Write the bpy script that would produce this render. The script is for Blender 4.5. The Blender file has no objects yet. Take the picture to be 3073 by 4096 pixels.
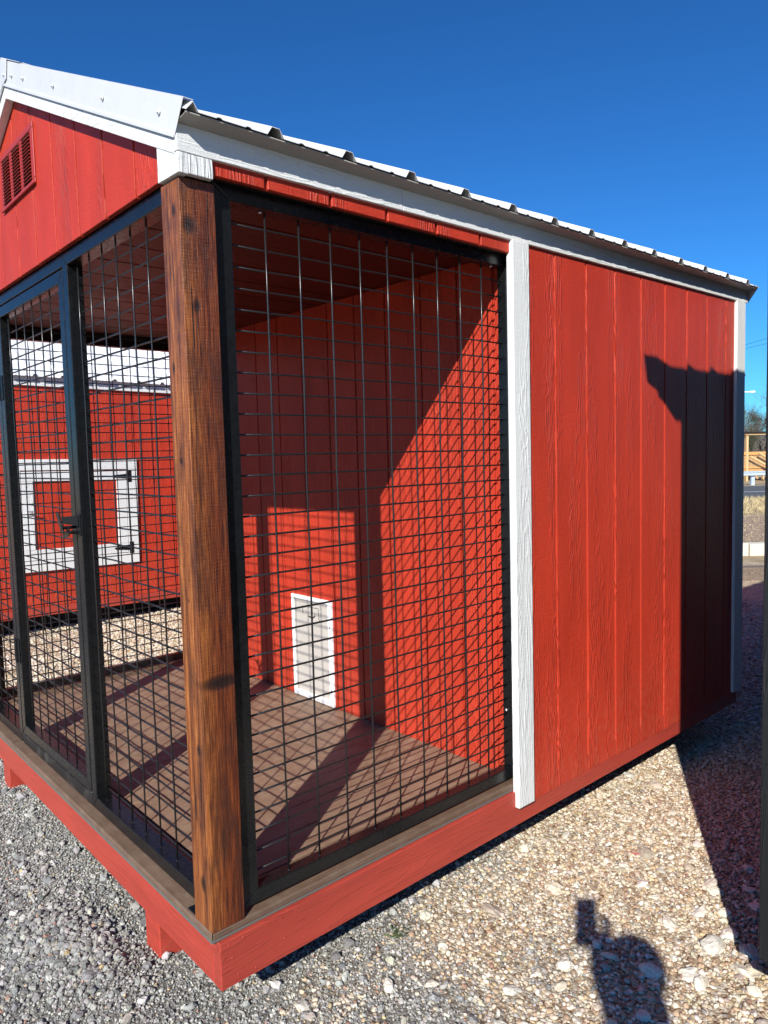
import bpy, bmesh, math, random
import numpy as np
from mathutils import Vector, Matrix
random.seed(7)
IN = 0.0254
scene = bpy.context.scene
COL = scene.collection

# ------------------------------------------------------------------ camera, sky, sun, exposure
CAM = Vector((61.927, -32.271, 51.772))
RT = Vector((0.66571263, 0.74575627, -0.02596692))
UP = Vector((-0.03930707, 0.06979584, 0.99678658))
FW = Vector((-0.74517223, 0.66255274, -0.07577747))
cam_d = bpy.data.cameras.new('camera')
cam = bpy.data.objects.new('camera', cam_d)
COL.objects.link(cam)
M = Matrix.Identity(4)
for i in range(3):
    M[i][0] = RT[i]; M[i][1] = UP[i]; M[i][2] = -FW[i]; M[i][3] = CAM[i] * IN
cam.matrix_world = M
cam_d.sensor_fit = 'HORIZONTAL'
cam_d.sensor_width = 36.0
cam_d.lens = 2927.3 / 3073 * 36.0
cam_d.clip_start = 0.004
cam_d.clip_end = 4000
scene.camera = cam

SUN = Vector((-0.461, 0.713, -0.529)).normalized()      # direction the light travels
sd = -SUN
world = bpy.data.worlds.new('World')
scene.world = world
world.use_nodes = True
wn = world.node_tree
wn.nodes.clear()
wo = wn.nodes.new('ShaderNodeOutputWorld')
bg = wn.nodes.new('ShaderNodeBackground')
sky = wn.nodes.new('ShaderNodeTexSky')
sky.sky_type = 'NISHITA'
sky.sun_disc = False
sky.sun_elevation = math.asin(sd.z)
sky.sun_rotation = math.atan2(sd.x, sd.y)
sky.altitude = 300
sky.air_density = 1.0
sky.dust_density = 0.15
sky.ozone_density = 3.0
hs = wn.nodes.new('ShaderNodeGamma')
hs.inputs['Gamma'].default_value = 1.15
tint = wn.nodes.new('ShaderNodeMix')
tint.data_type = 'RGBA'
tint.blend_type = 'MULTIPLY'
tint.inputs[0].default_value = 1.0
tint.inputs[7].default_value = (0.24, 0.74, 1.22, 1)
bg.inputs['Strength'].default_value = 0.06
wn.links.new(sky.outputs[0], hs.inputs['Color'])
wn.links.new(hs.outputs[0], tint.inputs[6])
wn.links.new(tint.outputs[2], bg.inputs[0])
wn.links.new(bg.outputs[0], wo.inputs[0])
ld = bpy.data.lights.new('sun', 'SUN')
ld.energy = 5.0
ld.angle = math.radians(0.53)
ld.color = (1.0, 0.955, 0.88)
lo = bpy.data.objects.new('sun', ld)
COL.objects.link(lo)
lo.rotation_euler = SUN.to_track_quat('-Z', 'Y').to_euler()
lo.location = (0, 0, 12)
scene.view_settings.view_transform = 'Standard'
scene.view_settings.look = 'None'
scene.view_settings.gamma = 1
scene.view_settings.exposure = 0.5
scene.view_settings.use_curve_mapping = False
scene.render.engine = 'CYCLES'
scene.cycles.max_bounces = 8
scene.cycles.diffuse_bounces = 4

# ------------------------------------------------------------------ helpers
WP = {}


def wp(o):
    return WP.get(o.name, Vector((0, 0, 0))) if o else Vector((0, 0, 0))


def place(o, parent, loc):
    """loc is the world position in inches"""
    COL.objects.link(o)
    loc = Vector(loc)
    WP[o.name] = loc
    if parent:
        o.parent = parent
        o.location = (loc - wp(parent)) * IN
    else:
        o.location = loc * IN
    return o


def tag(o, label=None, cat=None, group=None, kind=None):
    if label: o['label'] = label
    if cat: o['category'] = cat
    if group: o['group'] = group
    if kind: o['kind'] = kind
    return o


def thing(name, loc, label, cat, group=None):
    return tag(place(bpy.data.objects.new(name, None), None, loc), label, cat, group)


class MB:
    def __init__(s):
        s.v = []; s.f = []; s.m = []; s.cur = 0

    def add(s, vs, fs):
        n = len(s.v)
        s.v += [tuple(v) for v in vs]
        s.f += [tuple(i + n for i in f) for f in fs]
        s.m += [s.cur] * len(fs)
        return s

    def box(s, x0, x1, y0, y1, z0, z1):
        return s.add([(x0, y0, z0), (x1, y0, z0), (x1, y1, z0), (x0, y1, z0),
                      (x0, y0, z1), (x1, y0, z1), (x1, y1, z1), (x0, y1, z1)],
                     [(0, 3, 2, 1), (4, 5, 6, 7), (0, 1, 5, 4), (1, 2, 6, 5), (2, 3, 7, 6), (3, 0, 4, 7)])

    def prism(s, pts, axis, a, b):
        """polygon pts (2-D) extruded along axis from a to b"""
        def mk(p, t):
            if axis == 'y': return (p[0], t, p[1])
            if axis == 'x': return (t, p[0], p[1])
            return (p[0], p[1], t)
        n = len(pts)
        vs = [mk(p, a) for p in pts] + [mk(p, b) for p in pts]
        fs = [tuple(range(n)), tuple(range(2 * n - 1, n - 1, -1))]
        fs += [(i, i + n, (i + 1) % n + n, (i + 1) % n) for i in range(n)]
        return s.add(vs, fs)

    def tube(s, pts, rs, n=6, cap=True):
        pts = [Vector(p) for p in pts]
        if not hasattr(rs, '__len__'): rs = [rs] * len(pts)
        base = len(s.v)
        vs = []; fs = []
        for i, p in enumerate(pts):
            d = (pts[min(i + 1, len(pts) - 1)] - pts[max(i - 1, 0)]).normalized()
            a = d.orthogonal().normalized() if i == 0 else (s._a - d * s._a.dot(d)).normalized()
            s._a = a
            b = d.cross(a)
            for k in range(n):
                t = 2 * math.pi * k / n
                vs.append(p + (a * math.cos(t) + b * math.sin(t)) * rs[i])
        for i in range(len(pts) - 1):
            for k in range(n):
                fs.append((i * n + k, i * n + (k + 1) % n, (i + 1) * n + (k + 1) % n, (i + 1) * n + k))
        if cap:
            fs.append(tuple(range(n - 1, -1, -1)))
            fs.append(tuple(range((len(pts) - 1) * n, len(pts) * n)))
        return s.add(vs, fs)

    def ball(s, c, r, n=6, m=4, sz=(1, 1, 1)):
        vs = [(c[0], c[1], c[2] - r * sz[2])]
        for j in range(1, m):
            ph = math.pi * j / m
            for k in range(n):
                t = 2 * math.pi * k / n
                vs.append((c[0] + r * sz[0] * math.sin(ph) * math.cos(t), c[1] + r * sz[1] * math.sin(ph) * math.sin(t), c[2] - r * sz[2] * math.cos(ph)))
        vs.append((c[0], c[1], c[2] + r * sz[2]))
        fs = [(0, 1 + (k + 1) % n, 1 + k) for k in range(n)]
        for j in range(m - 2):
            for k in range(n):
                a = 1 + j * n
                fs.append((a + k, a + (k + 1) % n, a + n + (k + 1) % n, a + n + k))
        L = len(vs) - 1
        a = 1 + (m - 2) * n
        fs += [(L, a + k, a + (k + 1) % n) for k in range(n)]
        return s.add(vs, fs)

    def mesh(s, name, mats, origin=(0, 0, 0), bevel=0, seg=1, smooth=False):
        me = bpy.data.meshes.new(name)
        o = Vector(origin)
        me.from_pydata([((v[0] - o.x) * IN, (v[1] - o.y) * IN, (v[2] - o.z) * IN) for v in s.v], [], s.f)
        if not isinstance(mats, (list, tuple)): mats = [mats]
        for m in mats: me.materials.append(m)
        me.polygons.foreach_set('material_index', s.m)
        bm = bmesh.new(); bm.from_mesh(me)
        bmesh.ops.recalc_face_normals(bm, faces=bm.faces)
        if bevel:
            bmesh.ops.bevel(bm, geom=[e for e in bm.edges if len(e.link_faces) == 2 and e.calc_face_angle(0) > .5],
                            offset=bevel * IN, segments=seg, affect='EDGES', profile=.5, clamp_overlap=True)
        bm.to_mesh(me); bm.free()
        if smooth:
            me.polygons.foreach_set('use_smooth', [True] * len(me.polygons))
        me.update()
        return me

    def build(s, name, mats, parent=None, bevel=0, seg=1, smooth=False, origin=None):
        org = wp(parent) if parent else Vector((0, 0, 0))
        if origin is not None: org = Vector(origin)
        me = s.mesh(name, mats, org, bevel, seg, smooth)
        return place(bpy.data.objects.new(name, me), parent, org)


def inst(name, me, parent, loc):
    return place(bpy.data.objects.new(name, me), parent, loc)


# ------------------------------------------------------------------ materials
def newmat(name):
    m = bpy.data.materials.new(name)
    m.use_nodes = True
    nt = m.node_tree
    b = nt.nodes['Principled BSDF']
    return m, nt, b


def nd(nt, t, **kw):
    n = nt.nodes.new(t)
    for k, v in kw.items():
        if hasattr(n, k): setattr(n, k, v)
    return n


def setin(n, **kw):
    for k, v in kw.items():
        n.inputs[k.replace('_', ' ')].default_value = v


def pos(nt, scale=(1, 1, 1), off=(0, 0, 0)):
    """world position in inches, scaled"""
    g = nd(nt, 'ShaderNodeNewGeometry')
    m = nd(nt, 'ShaderNodeMapping')
    m.inputs['Scale'].default_value = [c / IN for c in scale]
    m.inputs['Location'].default_value = off
    nt.links.new(g.outputs['Position'], m.inputs['Vector'])
    return m.outputs[0]


def noise(nt, vec, scale=1, detail=4, rough=.55, dist=0):
    n = nd(nt, 'ShaderNodeTexNoise')
    setin(n, Scale=scale, Detail=detail, Roughness=rough, Distortion=dist)
    nt.links.new(vec, n.inputs['Vector'])
    return n.outputs['Fac']


def ramp(nt, fac, stops):
    r = nd(nt, 'ShaderNodeValToRGB')
    e = r.color_ramp.elements
    while len(e) < len(stops): e.new(.5)
    for el, (p, c) in zip(e, stops):
        el.position = p
        el.color = (c[0], c[1], c[2], 1) if hasattr(c, '__len__') else (c, c, c, 1)
    nt.links.new(fac, r.inputs[0])
    return r.outputs[0]


def math_(nt, op, a, b=None, c=None, clamp=False):
    n = nd(nt, 'ShaderNodeMath', operation=op)
    n.use_clamp = clamp
    for i, x in enumerate((a, b, c)):
        if x is None: continue
        if isinstance(x, (int, float)): n.inputs[i].default_value = x
        else: nt.links.new(x, n.inputs[i])
    return n.outputs[0]


def mixc(nt, fac, a, b, mode='MIX'):
    n = nd(nt, 'ShaderNodeMix', data_type='RGBA', blend_type=mode)
    for i, x in ((0, fac), (6, a), (7, b)):
        if isinstance(x, (int, float)): n.inputs[i].default_value = x
        elif hasattr(x, '__len__'): n.inputs[i].default_value = (x[0], x[1], x[2], 1)
        else: nt.links.new(x, n.inputs[i])
    return n.outputs[2]


def bumpn(nt, b, h, dist, strength=1.0, prev=None):
    n = nd(nt, 'ShaderNodeBump')
    n.inputs['Strength'].default_value = strength
    n.inputs['Distance'].default_value = dist * IN
    nt.links.new(h, n.inputs['Height'])
    if prev: nt.links.new(prev, n.inputs['Normal'])
    nt.links.new(n.outputs[0], b.inputs['Normal'])
    return n.outputs[0]


def axis_scale(axis, across, along):
    return tuple(along if 'xyz'[i] == axis else across for i in range(3))


def siding_mat(name, c, axis='z', relief=1.0, rough=.42, var=.10, fleck=True):
    """painted engineered wood with embossed cedar figure"""
    m, nt, b = newmat(name)
    v1 = pos(nt, axis_scale(axis, .42, .045))
    n1 = noise(nt, v1, 1, 3, .5, .3)
    s1 = math_(nt, 'SINE', math_(nt, 'MULTIPLY', n1, 95.0))
    s1 = math_(nt, 'MULTIPLY', math_(nt, 'ADD', s1, 1), .5)
    s1 = math_(nt, 'POWER', s1, 3.0)
    msk = ramp(nt, noise(nt, pos(nt, axis_scale(axis, .30, .02), (5, 9, 2)), 1, 2), [(.47, 0), (.56, 1)])
    v2 = pos(nt, axis_scale(axis, 9, 5.5))
    n2 = noise(nt, v2, 1, 5, .65)
    v3 = pos(nt, axis_scale(axis, 8, .55))
    n3 = noise(nt, v3, 1, 4, .6)
    rip = noise(nt, pos(nt, axis_scale(axis, .8, 3.2), (3, 1, 7)), 1, 3, .5, .4)
    h = math_(nt, 'MULTIPLY', math_(nt, 'MULTIPLY', s1, msk), .8)
    h = math_(nt, 'ADD', h, math_(nt, 'MULTIPLY', n2, .55))
    h = math_(nt, 'ADD', h, math_(nt, 'MULTIPLY', n3, .65))
    h = math_(nt, 'ADD', h, math_(nt, 'MULTIPLY', rip, .5))
    bumpn(nt, b, h, .085 * relief, 1.0)
    big = noise(nt, pos(nt, axis_scale(axis, .18, .05)), 1, 4)
    dk = tuple(x * (1 - var * 1.6) for x in c); lt = tuple(min(1, x * (1 + var)) for x in c)
    colr = ramp(nt, big, [(.3, dk), (.7, lt)])
    if fleck:
        fl = ramp(nt, noise(nt, pos(nt, (1.6, 1.6, 1.6), (11, 3, 5)), 1, 5, .7), [(.70, 0), (.76, .28)])
        colr = mixc(nt, fl, colr, tuple(min(1, x * 1.1 + .12) for x in c))
    if name == 'red_painted_siding':
        g1 = nd(nt, 'ShaderNodeNewGeometry'); sx = nd(nt, 'ShaderNodeSeparateXYZ'); nt.links.new(g1.outputs['Position'], sx.inputs[0])
        low = ramp(nt, math_(nt, 'MULTIPLY', sx.outputs[2], 1 / (22 * IN)), [(.05, 1), (1, 0)])
        dn = ramp(nt, noise(nt, pos(nt, (1.1, 1.1, .8), (2, 7, 1)), 1, 6, .75), [(.42, 0), (.72, 1)])
        colr = mixc(nt, math_(nt, 'MULTIPLY', math_(nt, 'MULTIPLY', low, dn), .28), colr, (.48, .20, .13))
    nt.links.new(colr, b.inputs['Base Color'])
    nt.links.new(ramp(nt, n2, [(.3, rough - .06), (.7, rough + .12)]), b.inputs['Roughness'])
    b.inputs['Specular IOR Level'].default_value = .28
    return m


def lumber_mat(name, c, axis, rough=.45, relief=1.0):
    """painted sawn board, long flowing grain and knots pressed through the paint"""
    m, nt, b = newmat(name)
    n1 = noise(nt, pos(nt, axis_scale(axis, .55, .035), (2, 4, 1)), 1, 2, .45, .6)
    s1 = math_(nt, 'PINGPONG', math_(nt, 'MULTIPLY', n1, 16.0), 1.0)
    s1 = ramp(nt, s1, [(.0, 1), (.10, .35), (.3, 0)])
    n2 = noise(nt, pos(nt, axis_scale(axis, 5, 2.2)), 1, 5, .6)
    dents = ramp(nt, noise(nt, pos(nt, (1.3, 1.3, 1.3), (7, 2, 3)), 1, 2), [(.73, 0), (.78, -0.0)])
    h = math_(nt, 'ADD', math_(nt, 'MULTIPLY', s1, .9), math_(nt, 'MULTIPLY', n2, .35))
    bumpn(nt, b, h, .05 * relief, 1.0)
    big = noise(nt, pos(nt, axis_scale(axis, .4, .06)), 1, 5)
    colr = ramp(nt, big, [(.3, tuple(x * .86 for x in c)), (.72, tuple(min(1, x * 1.08) for x in c))])
    fl = ramp(nt, noise(nt, pos(nt, (2.2, 2.2, 2.2), (1, 3, 5)), 1, 3, .7), [(.71, 0), (.75, .35)])
    colr = mixc(nt, fl, colr, tuple(min(1, x * 1.15 + .12) for x in c) if c[0] > .1 else tuple(x * 3 for x in c))
    nt.links.new(colr, b.inputs['Base Color'])
    b.inputs['Roughness'].default_value = rough
    return m


def simple(name, c, rough=.5, metal=0, bump=0, bscale=3, var=.08, spec=.5, dirt=None):
    m, nt, b = newmat(name)
    n = noise(nt, pos(nt, (bscale,) * 3), 1, 5, .6)
    col = ramp(nt, n, [(.3, tuple(x * (1 - var) for x in c)), (.7, tuple(min(1, x * (1 + var)) for x in c))])
    if dirt:
        d = ramp(nt, noise(nt, pos(nt, (.35, .35, .35), (4, 4, 4)), 1, 6, .7), [(.52, 0), (.75, dirt[1])])
        col = mixc(nt, d, col, dirt[0])
    nt.links.new(col, b.inputs['Base Color'])
    nt.links.new(ramp(nt, n, [(.3, max(0, rough - .08)), (.7, rough + .08)]), b.inputs['Roughness'])
    b.inputs['Metallic'].default_value = metal
    b.inputs['Specular IOR Level'].default_value = spec
    if bump: bumpn(nt, b, n, bump)
    return m


RED = (.48, .040, .0175)
m_red = siding_mat('red_painted_siding', RED, relief=1.2)
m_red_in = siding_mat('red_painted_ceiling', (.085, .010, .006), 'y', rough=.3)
m_white = siding_mat('white_painted_trim', (.70, .715, .70), 'z', relief=.75, rough=.5, var=.03, fleck=False)
m_white_y = siding_mat('white_painted_fascia', (.70, .715, .70), 'y', relief=.7, rough=.5, var=.03, fleck=False)
m_white_x = siding_mat('white_painted_rake', (.66, .675, .66), 'x', relief=.7, rough=.5, var=.03, fleck=False)
m_rim_y = lumber_mat('red_painted_rim_side', (.40, .05, .032), 'y')
m_rim_x = lumber_mat('red_painted_rim_front', (.43, .052, .032), 'x')
m_metal = simple('white_roof_metal', (.575, .59, .605), .34, 0, 0, .5, .004)
m_black = simple('black_painted_steel', (.0065, .0072, .008), .27, 0, 0, 1.2, .12, .5, dirt=((.04, .038, .034), .08))
m_scuff = simple('scuffed_black_steel', (.011, .012, .012), .4, 0, .002, 5, .3, .5, dirt=((.16, .155, .14), .45))
m_wire = simple('black_steel_wire', (.013, .0135, .014), .3, 0, .004, 8, .2, .6)
m_grey_edge = simple('grey_board_core', (.125, .12, .105), .9, 0, .05, 10, .3)
m_drip = simple('shade_toned_drip_metal', (.34, .325, .295), .4, 0, 0, 1, .05)  # white metal, with the deep shade under the eave put into its colour
m_screw = simple('steel_screw', (.75, .75, .75), .3, .6, 0, 3, .05)
m_whiteplastic = simple('white_plastic', (.85, .86, .87), .35, 0, 0, 3, .01)
m_flap = simple('grey_vinyl_flap', (.50, .465, .42), .45, 0, 0, 2, .03)
m_dark = simple('dark_void', (.01, .008, .008), .9)
m_vent = simple('red_vent_plastic', (.37, .036, .027), .38, 0, 0, 3, .05)
m_blackwood = lumber_mat('black_stained_trim', (.007, .008, .0085), 'z', rough=.55, relief=1.4)
m_blacksiding = siding_mat('charcoal_siding', (.02, .016, .015), 'z')


def post_mat():
    m, nt, b = newmat('stained_cedar_post')
    fine = noise(nt, pos(nt, (12, 12, .3)), 1, 4, .6)
    mid = noise(nt, pos(nt, (2.6, 2.6, .035), (3, 1, 0)), 1, 5, .6, 0)
    saw = noise(nt, pos(nt, (.7, .7, 7)), 1, 3, .5)
    f = math_(nt, 'ADD', math_(nt, 'MULTIPLY', fine, .58), math_(nt, 'MULTIPLY', mid, .42))
    col = ramp(nt, f, [(.36, (.038, .010, .004)), (.45, (.14, .036, .010)), (.53, (.29, .086, .019)), (.63, (.50, .19, .05))])
    gy = nd(nt, 'ShaderNodeSeparateXYZ'); g0 = nd(nt, 'ShaderNodeNewGeometry'); nt.links.new(g0.outputs['Position'], gy.inputs[0])
    red_side = ramp(nt, math_(nt, 'ADD', math_(nt, 'MULTIPLY', gy.outputs[1], .22 / IN), math_(nt, 'MULTIPLY', mid, .7)), [(.32, 0), (.68, .85)])
    col = mixc(nt, red_side, col, (.45, .26, .2), 'MULTIPLY')
    blot = ramp(nt, noise(nt, pos(nt, (.45, .45, .11), (8, 8, 8)), 1, 5, .65), [(.46, 0), (.64, .85)])
    col = mixc(nt, blot, col, (.05, .014, .007))
    # knots: dark rings at their own places on the post
    g = nd(nt, 'ShaderNodeNewGeometry')
    crk = ramp(nt, noise(nt, pos(nt, (3.2, 3.2, .07), (1, 6, 2)), 1, 2, .4), [(.305, 1), (.33, 0)])
    col = mixc(nt, crk, col, (.012, .005, .003))
    tot = None
    for (x, y, z, r, sq) in ((-.4, 1.6, 30.5, 1.9, .34), (-1.6, -.5, 74.6, .5, 1.7), (-.4, .3, 73.2, .7, 1.4), (-.6, 1.2, 72.9, .4, 1.5),
                             (-2.4, -.5, 51.8, .45, 1.2), (-1.6, -.5, 24, .5, 1.5), (-1.9, -.5, 10.5, .6, 1.6), (-3, -.5, 60.5, .45, 2), (-.4, .8, 66, .5, 1.6), (-2.2, -.5, 38.5, .3, 1.4)):
        mp = nd(nt, 'ShaderNodeMapping')
        mp.inputs['Scale'].default_value = (1 / IN, 1 / IN, 1 / IN / sq)
        mp.inputs['Location'].default_value = (-x, -y, -z / sq)
        nt.links.new(g.outputs['Position'], mp.inputs[0])
        ln = nd(nt, 'ShaderNodeVectorMath', operation='LENGTH')
        nt.links.new(mp.outputs[0], ln.inputs[0])
        k = math_(nt, 'ADD', ln.outputs['Value'], math_(nt, 'MULTIPLY', mid, .5))
        k = ramp(nt, math_(nt, 'DIVIDE', k, r * 1.6), [(.3, .97), (.6, .8), (.95, 0)])
        tot = k if tot is None else math_(nt, 'MAXIMUM', tot, k)
    col = mixc(nt, tot, col, (.010, .004, .003))
    nt.links.new(col, b.inputs['Base Color'])
    b.inputs['Roughness'].default_value = .42
    h = math_(nt, 'ADD', math_(nt, 'MULTIPLY', fine, .9), math_(nt, 'MULTIPLY', saw, .8))
    h = math_(nt, 'SUBTRACT', h, math_(nt, 'MULTIPLY', tot, .5))
    bumpn(nt, b, h, .07)
    return m


m_post = post_mat()


def deck_mat(name, axis, k=1.0):
    m, nt, b = newmat(name)
    f = noise(nt, pos(nt, axis_scale(axis, 8, .28)), 1, 5, .7)
    g_ = noise(nt, pos(nt, axis_scale(axis, .6, .12), (1, 2, 3)), 1, 5, .65)
    s = math_(nt, 'ADD', math_(nt, 'MULTIPLY', f, .55), math_(nt, 'MULTIPLY', g_, .45))
    col = ramp(nt, s, [(.34, (.155, .085, .055)), (.52, (.25, .15, .105)), (.7, (.36, .235, .175))])
    dust = ramp(nt, noise(nt, pos(nt, (.45, .45, .45)), 1, 6, .75), [(.45, .1), (.75, .6)])
    col = mixc(nt, dust, col, (.40, .31, .235))
    sp = ramp(nt, noise(nt, pos(nt, (2.7, 2.7, 2.7), (9, 9, 1)), 1, 2), [(.765, 0), (.78, .8)])
    col = mixc(nt, sp, col, (.6, .52, .42))
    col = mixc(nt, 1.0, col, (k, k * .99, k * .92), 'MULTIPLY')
    nt.links.new(col, b.inputs['Base Color'])
    b.inputs['Roughness'].default_value = .55
    bumpn(nt, b, f, .045)
    return m


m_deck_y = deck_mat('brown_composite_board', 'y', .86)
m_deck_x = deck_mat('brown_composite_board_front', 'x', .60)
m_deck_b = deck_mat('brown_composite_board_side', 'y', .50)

# ------------------------------------------------------------------ ground
def bpx(X, Y, z):
    d = RT * ((X - 1536.5) / 2927.3) - UP * ((Y - 2048) / 2927.3) + FW
    t = (z - CAM.z) / d.z
    return CAM + d * t
ZG = -5.5
NF = Vector((FW.x, FW.y, 0)).normalized()
RF = Vector((RT.x, RT.y, 0)).normalized()


def fp(s, l, z=ZG):
    """s inches ahead of the viewpoint, l to its right"""
    p = Vector((CAM.x, CAM.y, 0)) + NF * s + RF * l
    return (p.x, p.y, z)


def height(x, y):
    h = .35 * math.sin(x * .051 + 1) * math.sin(y * .043) + .2 * math.sin(x * .13 + y * .09)
    # low heap of crushed stone thrown up at the left front
    d = math.hypot((x + 26) / 9, (y + 8) / 4.5)
    h += 1.5 * math.exp(-d * d)
    d = math.hypot((x + 20) / 11, (y + 4) / 3.5)
    h += 1.0 * math.exp(-d * d)
    return h - .2


def gravel_mix(x, y):
    """1 = round tan pebbles, 0 = grey crushed stone"""
    t = (x * .62 + y * .78 - 23) / 9
    if x < -95: t += 14
    t += 1.3 * math.sin(x * .21 + y * .13) * math.sin(y * .17 - x * .08)
    return 1 / (1 + math.exp(-max(-30, min(30, t * 1.7))))


def gravel_ground_mat():
    m, nt, b = newmat('fine_gravel')
    at = nd(nt, 'ShaderNodeAttribute'); at.attribute_name = 'mix'
    vor = nd(nt, 'ShaderNodeTexVoronoi'); vor.inputs['Scale'].default_value = 1
    nt.links.new(pos(nt, (2.6, 2.6, 2.6)), vor.inputs['Vector'])
    sep = nd(nt, 'ShaderNodeSeparateColor'); nt.links.new(vor.outputs['Color'], sep.inputs[0])
    tan = ramp(nt, sep.outputs[0], [(0, (.16, .09, .05)), (.25, (.36, .25, .15)), (.5, (.5, .39, .27)), (.75, (.62, .52, .38)), (1, (.75, .7, .6))])
    gry = ramp(nt, sep.outputs[0], [(0, (.09, .088, .082)), (.5, (.19, .183, .168)), (1, (.32, .305, .275))])
    c = mixc(nt, at.outputs['Fac'], gry, tan)
    fn = noise(nt, pos(nt, (5, 5, 5)), 1, 4, .7)
    c = mixc(nt, ramp(nt, fn, [(.45, 0), (.7, .5)]), c, mixc(nt, at.outputs['Fac'], (.29, .265, .22), (.48, .39, .28)))
    nt.links.new(c, b.inputs['Base Color'])
    b.inputs['Roughness'].default_value = .9
    b.inputs['Specular IOR Level'].default_value = .2
    h = math_(nt, 'ADD', math_(nt, 'MULTIPLY', math_(nt, 'SUBTRACT', 1, vor.outputs['Distance']), .8), fn)
    bumpn(nt, b, h, .3)
    return m


m_ground = gravel_ground_mat()


def grid(name, xs, ys, zf, mat, attr=None, kind='structure'):
    vs = []; at = []
    for y in ys:
        for x in xs:
            vs.append((x * IN, y * IN, zf(x, y) * IN))
            if attr: at.append(attr(x, y))
    nx = len(xs)
    fs = [(j * nx + i, j * nx + i + 1, (j + 1) * nx + i + 1, (j + 1) * nx + i) for j in range(len(ys) - 1) for i in range(nx - 1)]
    me = bpy.data.meshes.new(name)
    me.from_pydata(vs, [], fs)
    me.materials.append(mat)
    me.polygons.foreach_set('use_smooth', [True] * len(fs))
    if attr:
        a = me.attributes.new('mix', 'FLOAT', 'POINT')
        a.data.foreach_set('value', at)
    o = bpy.data.objects.new(name, me)
    place(o, None, (0, 0, 0))
    o['kind'] = kind
    return o


def dry_mat():
    m, nt, b = newmat('dry_grass_field')
    n = noise(nt, pos(nt, (.12, .12, .12)), 1, 6, .7)
    n2 = noise(nt, pos(nt, (.9, .9, .9)), 1, 4, .7)
    s = math_(nt, 'ADD', math_(nt, 'MULTIPLY', n, .5), math_(nt, 'MULTIPLY', n2, .5))
    c = ramp(nt, s, [(.36, (.20, .14, .08)), (.5, (.36, .27, .16)), (.64, (.50, .41, .24))])
    nt.links.new(c, b.inputs['Base Color'])
    b.inputs['Roughness'].default_value = 1
    bumpn(nt, b, n2, .8)
    return m


m_dry = dry_mat()
big = MB()
R_ = 90000
big.add([(-R_, -R_, ZG - 1.4), (R_, -R_, ZG - 1.4), (R_, R_, ZG - 1.4), (-R_, R_, ZG - 1.4)], [(0, 1, 2, 3)])
tag(big.build('ground', m_dry), kind='structure')


def band_grid(name, s0, s1, l0, l1, z, mat, ns=2, nl=2, kind='structure', wob=0):
    b = MB()
    vs = []
    for i in range(ns + 1):
        for j in range(nl + 1):
            s = s0 + (s1 - s0) * i / ns
            p = fp(s, l0 + (l1 - l0) * j / nl, z + (random.random() - .5) * wob)
            vs.append(p)
    fs = [(i * (nl + 1) + j, i * (nl + 1) + j + 1, (i + 1) * (nl + 1) + j + 1, (i + 1) * (nl + 1) + j) for i in range(ns) for j in range(nl)]
    b.add(vs, fs)
    return tag(b.build(name, mat), kind=kind)


def lin(a, b, n): return [a + (b - a) * i / n for i in range(n + 1)]


xs = lin(-420, -130, 20)[:-1] + lin(-130, 75, 136)[:-1] + lin(75, 300, 16)
ys = lin(-200, -45, 16)[:-1] + lin(-45, 130, 116)[:-1] + lin(130, 345, 40)
grid('gravel_yard', xs, ys, lambda x, y: ZG + height(x, y) * (1 if -160 < x < 90 and -60 < y < 150 else .6), m_ground, gravel_mix)

# ---- loose stones as instances on points (stuff)
rng = np.random.default_rng(5)


def stone_mat(name, attr='scol', rough=.6, bump=.06):
    m, nt, b = newmat(name)
    at = nd(nt, 'ShaderNodeAttribute'); at.attribute_type = 'INSTANCER'; at.attribute_name = attr
    n = noise(nt, pos(nt, (4.5, 4.5, 4.5)), 1, 4, .65)
    c = mixc(nt, 1.0, at.outputs['Color'], ramp(nt, n, [(.3, .80), (.7, 1.12)]), 'MULTIPLY')
    nt.links.new(c, b.inputs['Base Color'])
    b.inputs['Roughness'].default_value = rough
    b.inputs['Specular IOR Level'].default_value = .35
    bumpn(nt, b, n, bump)
    return m


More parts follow.
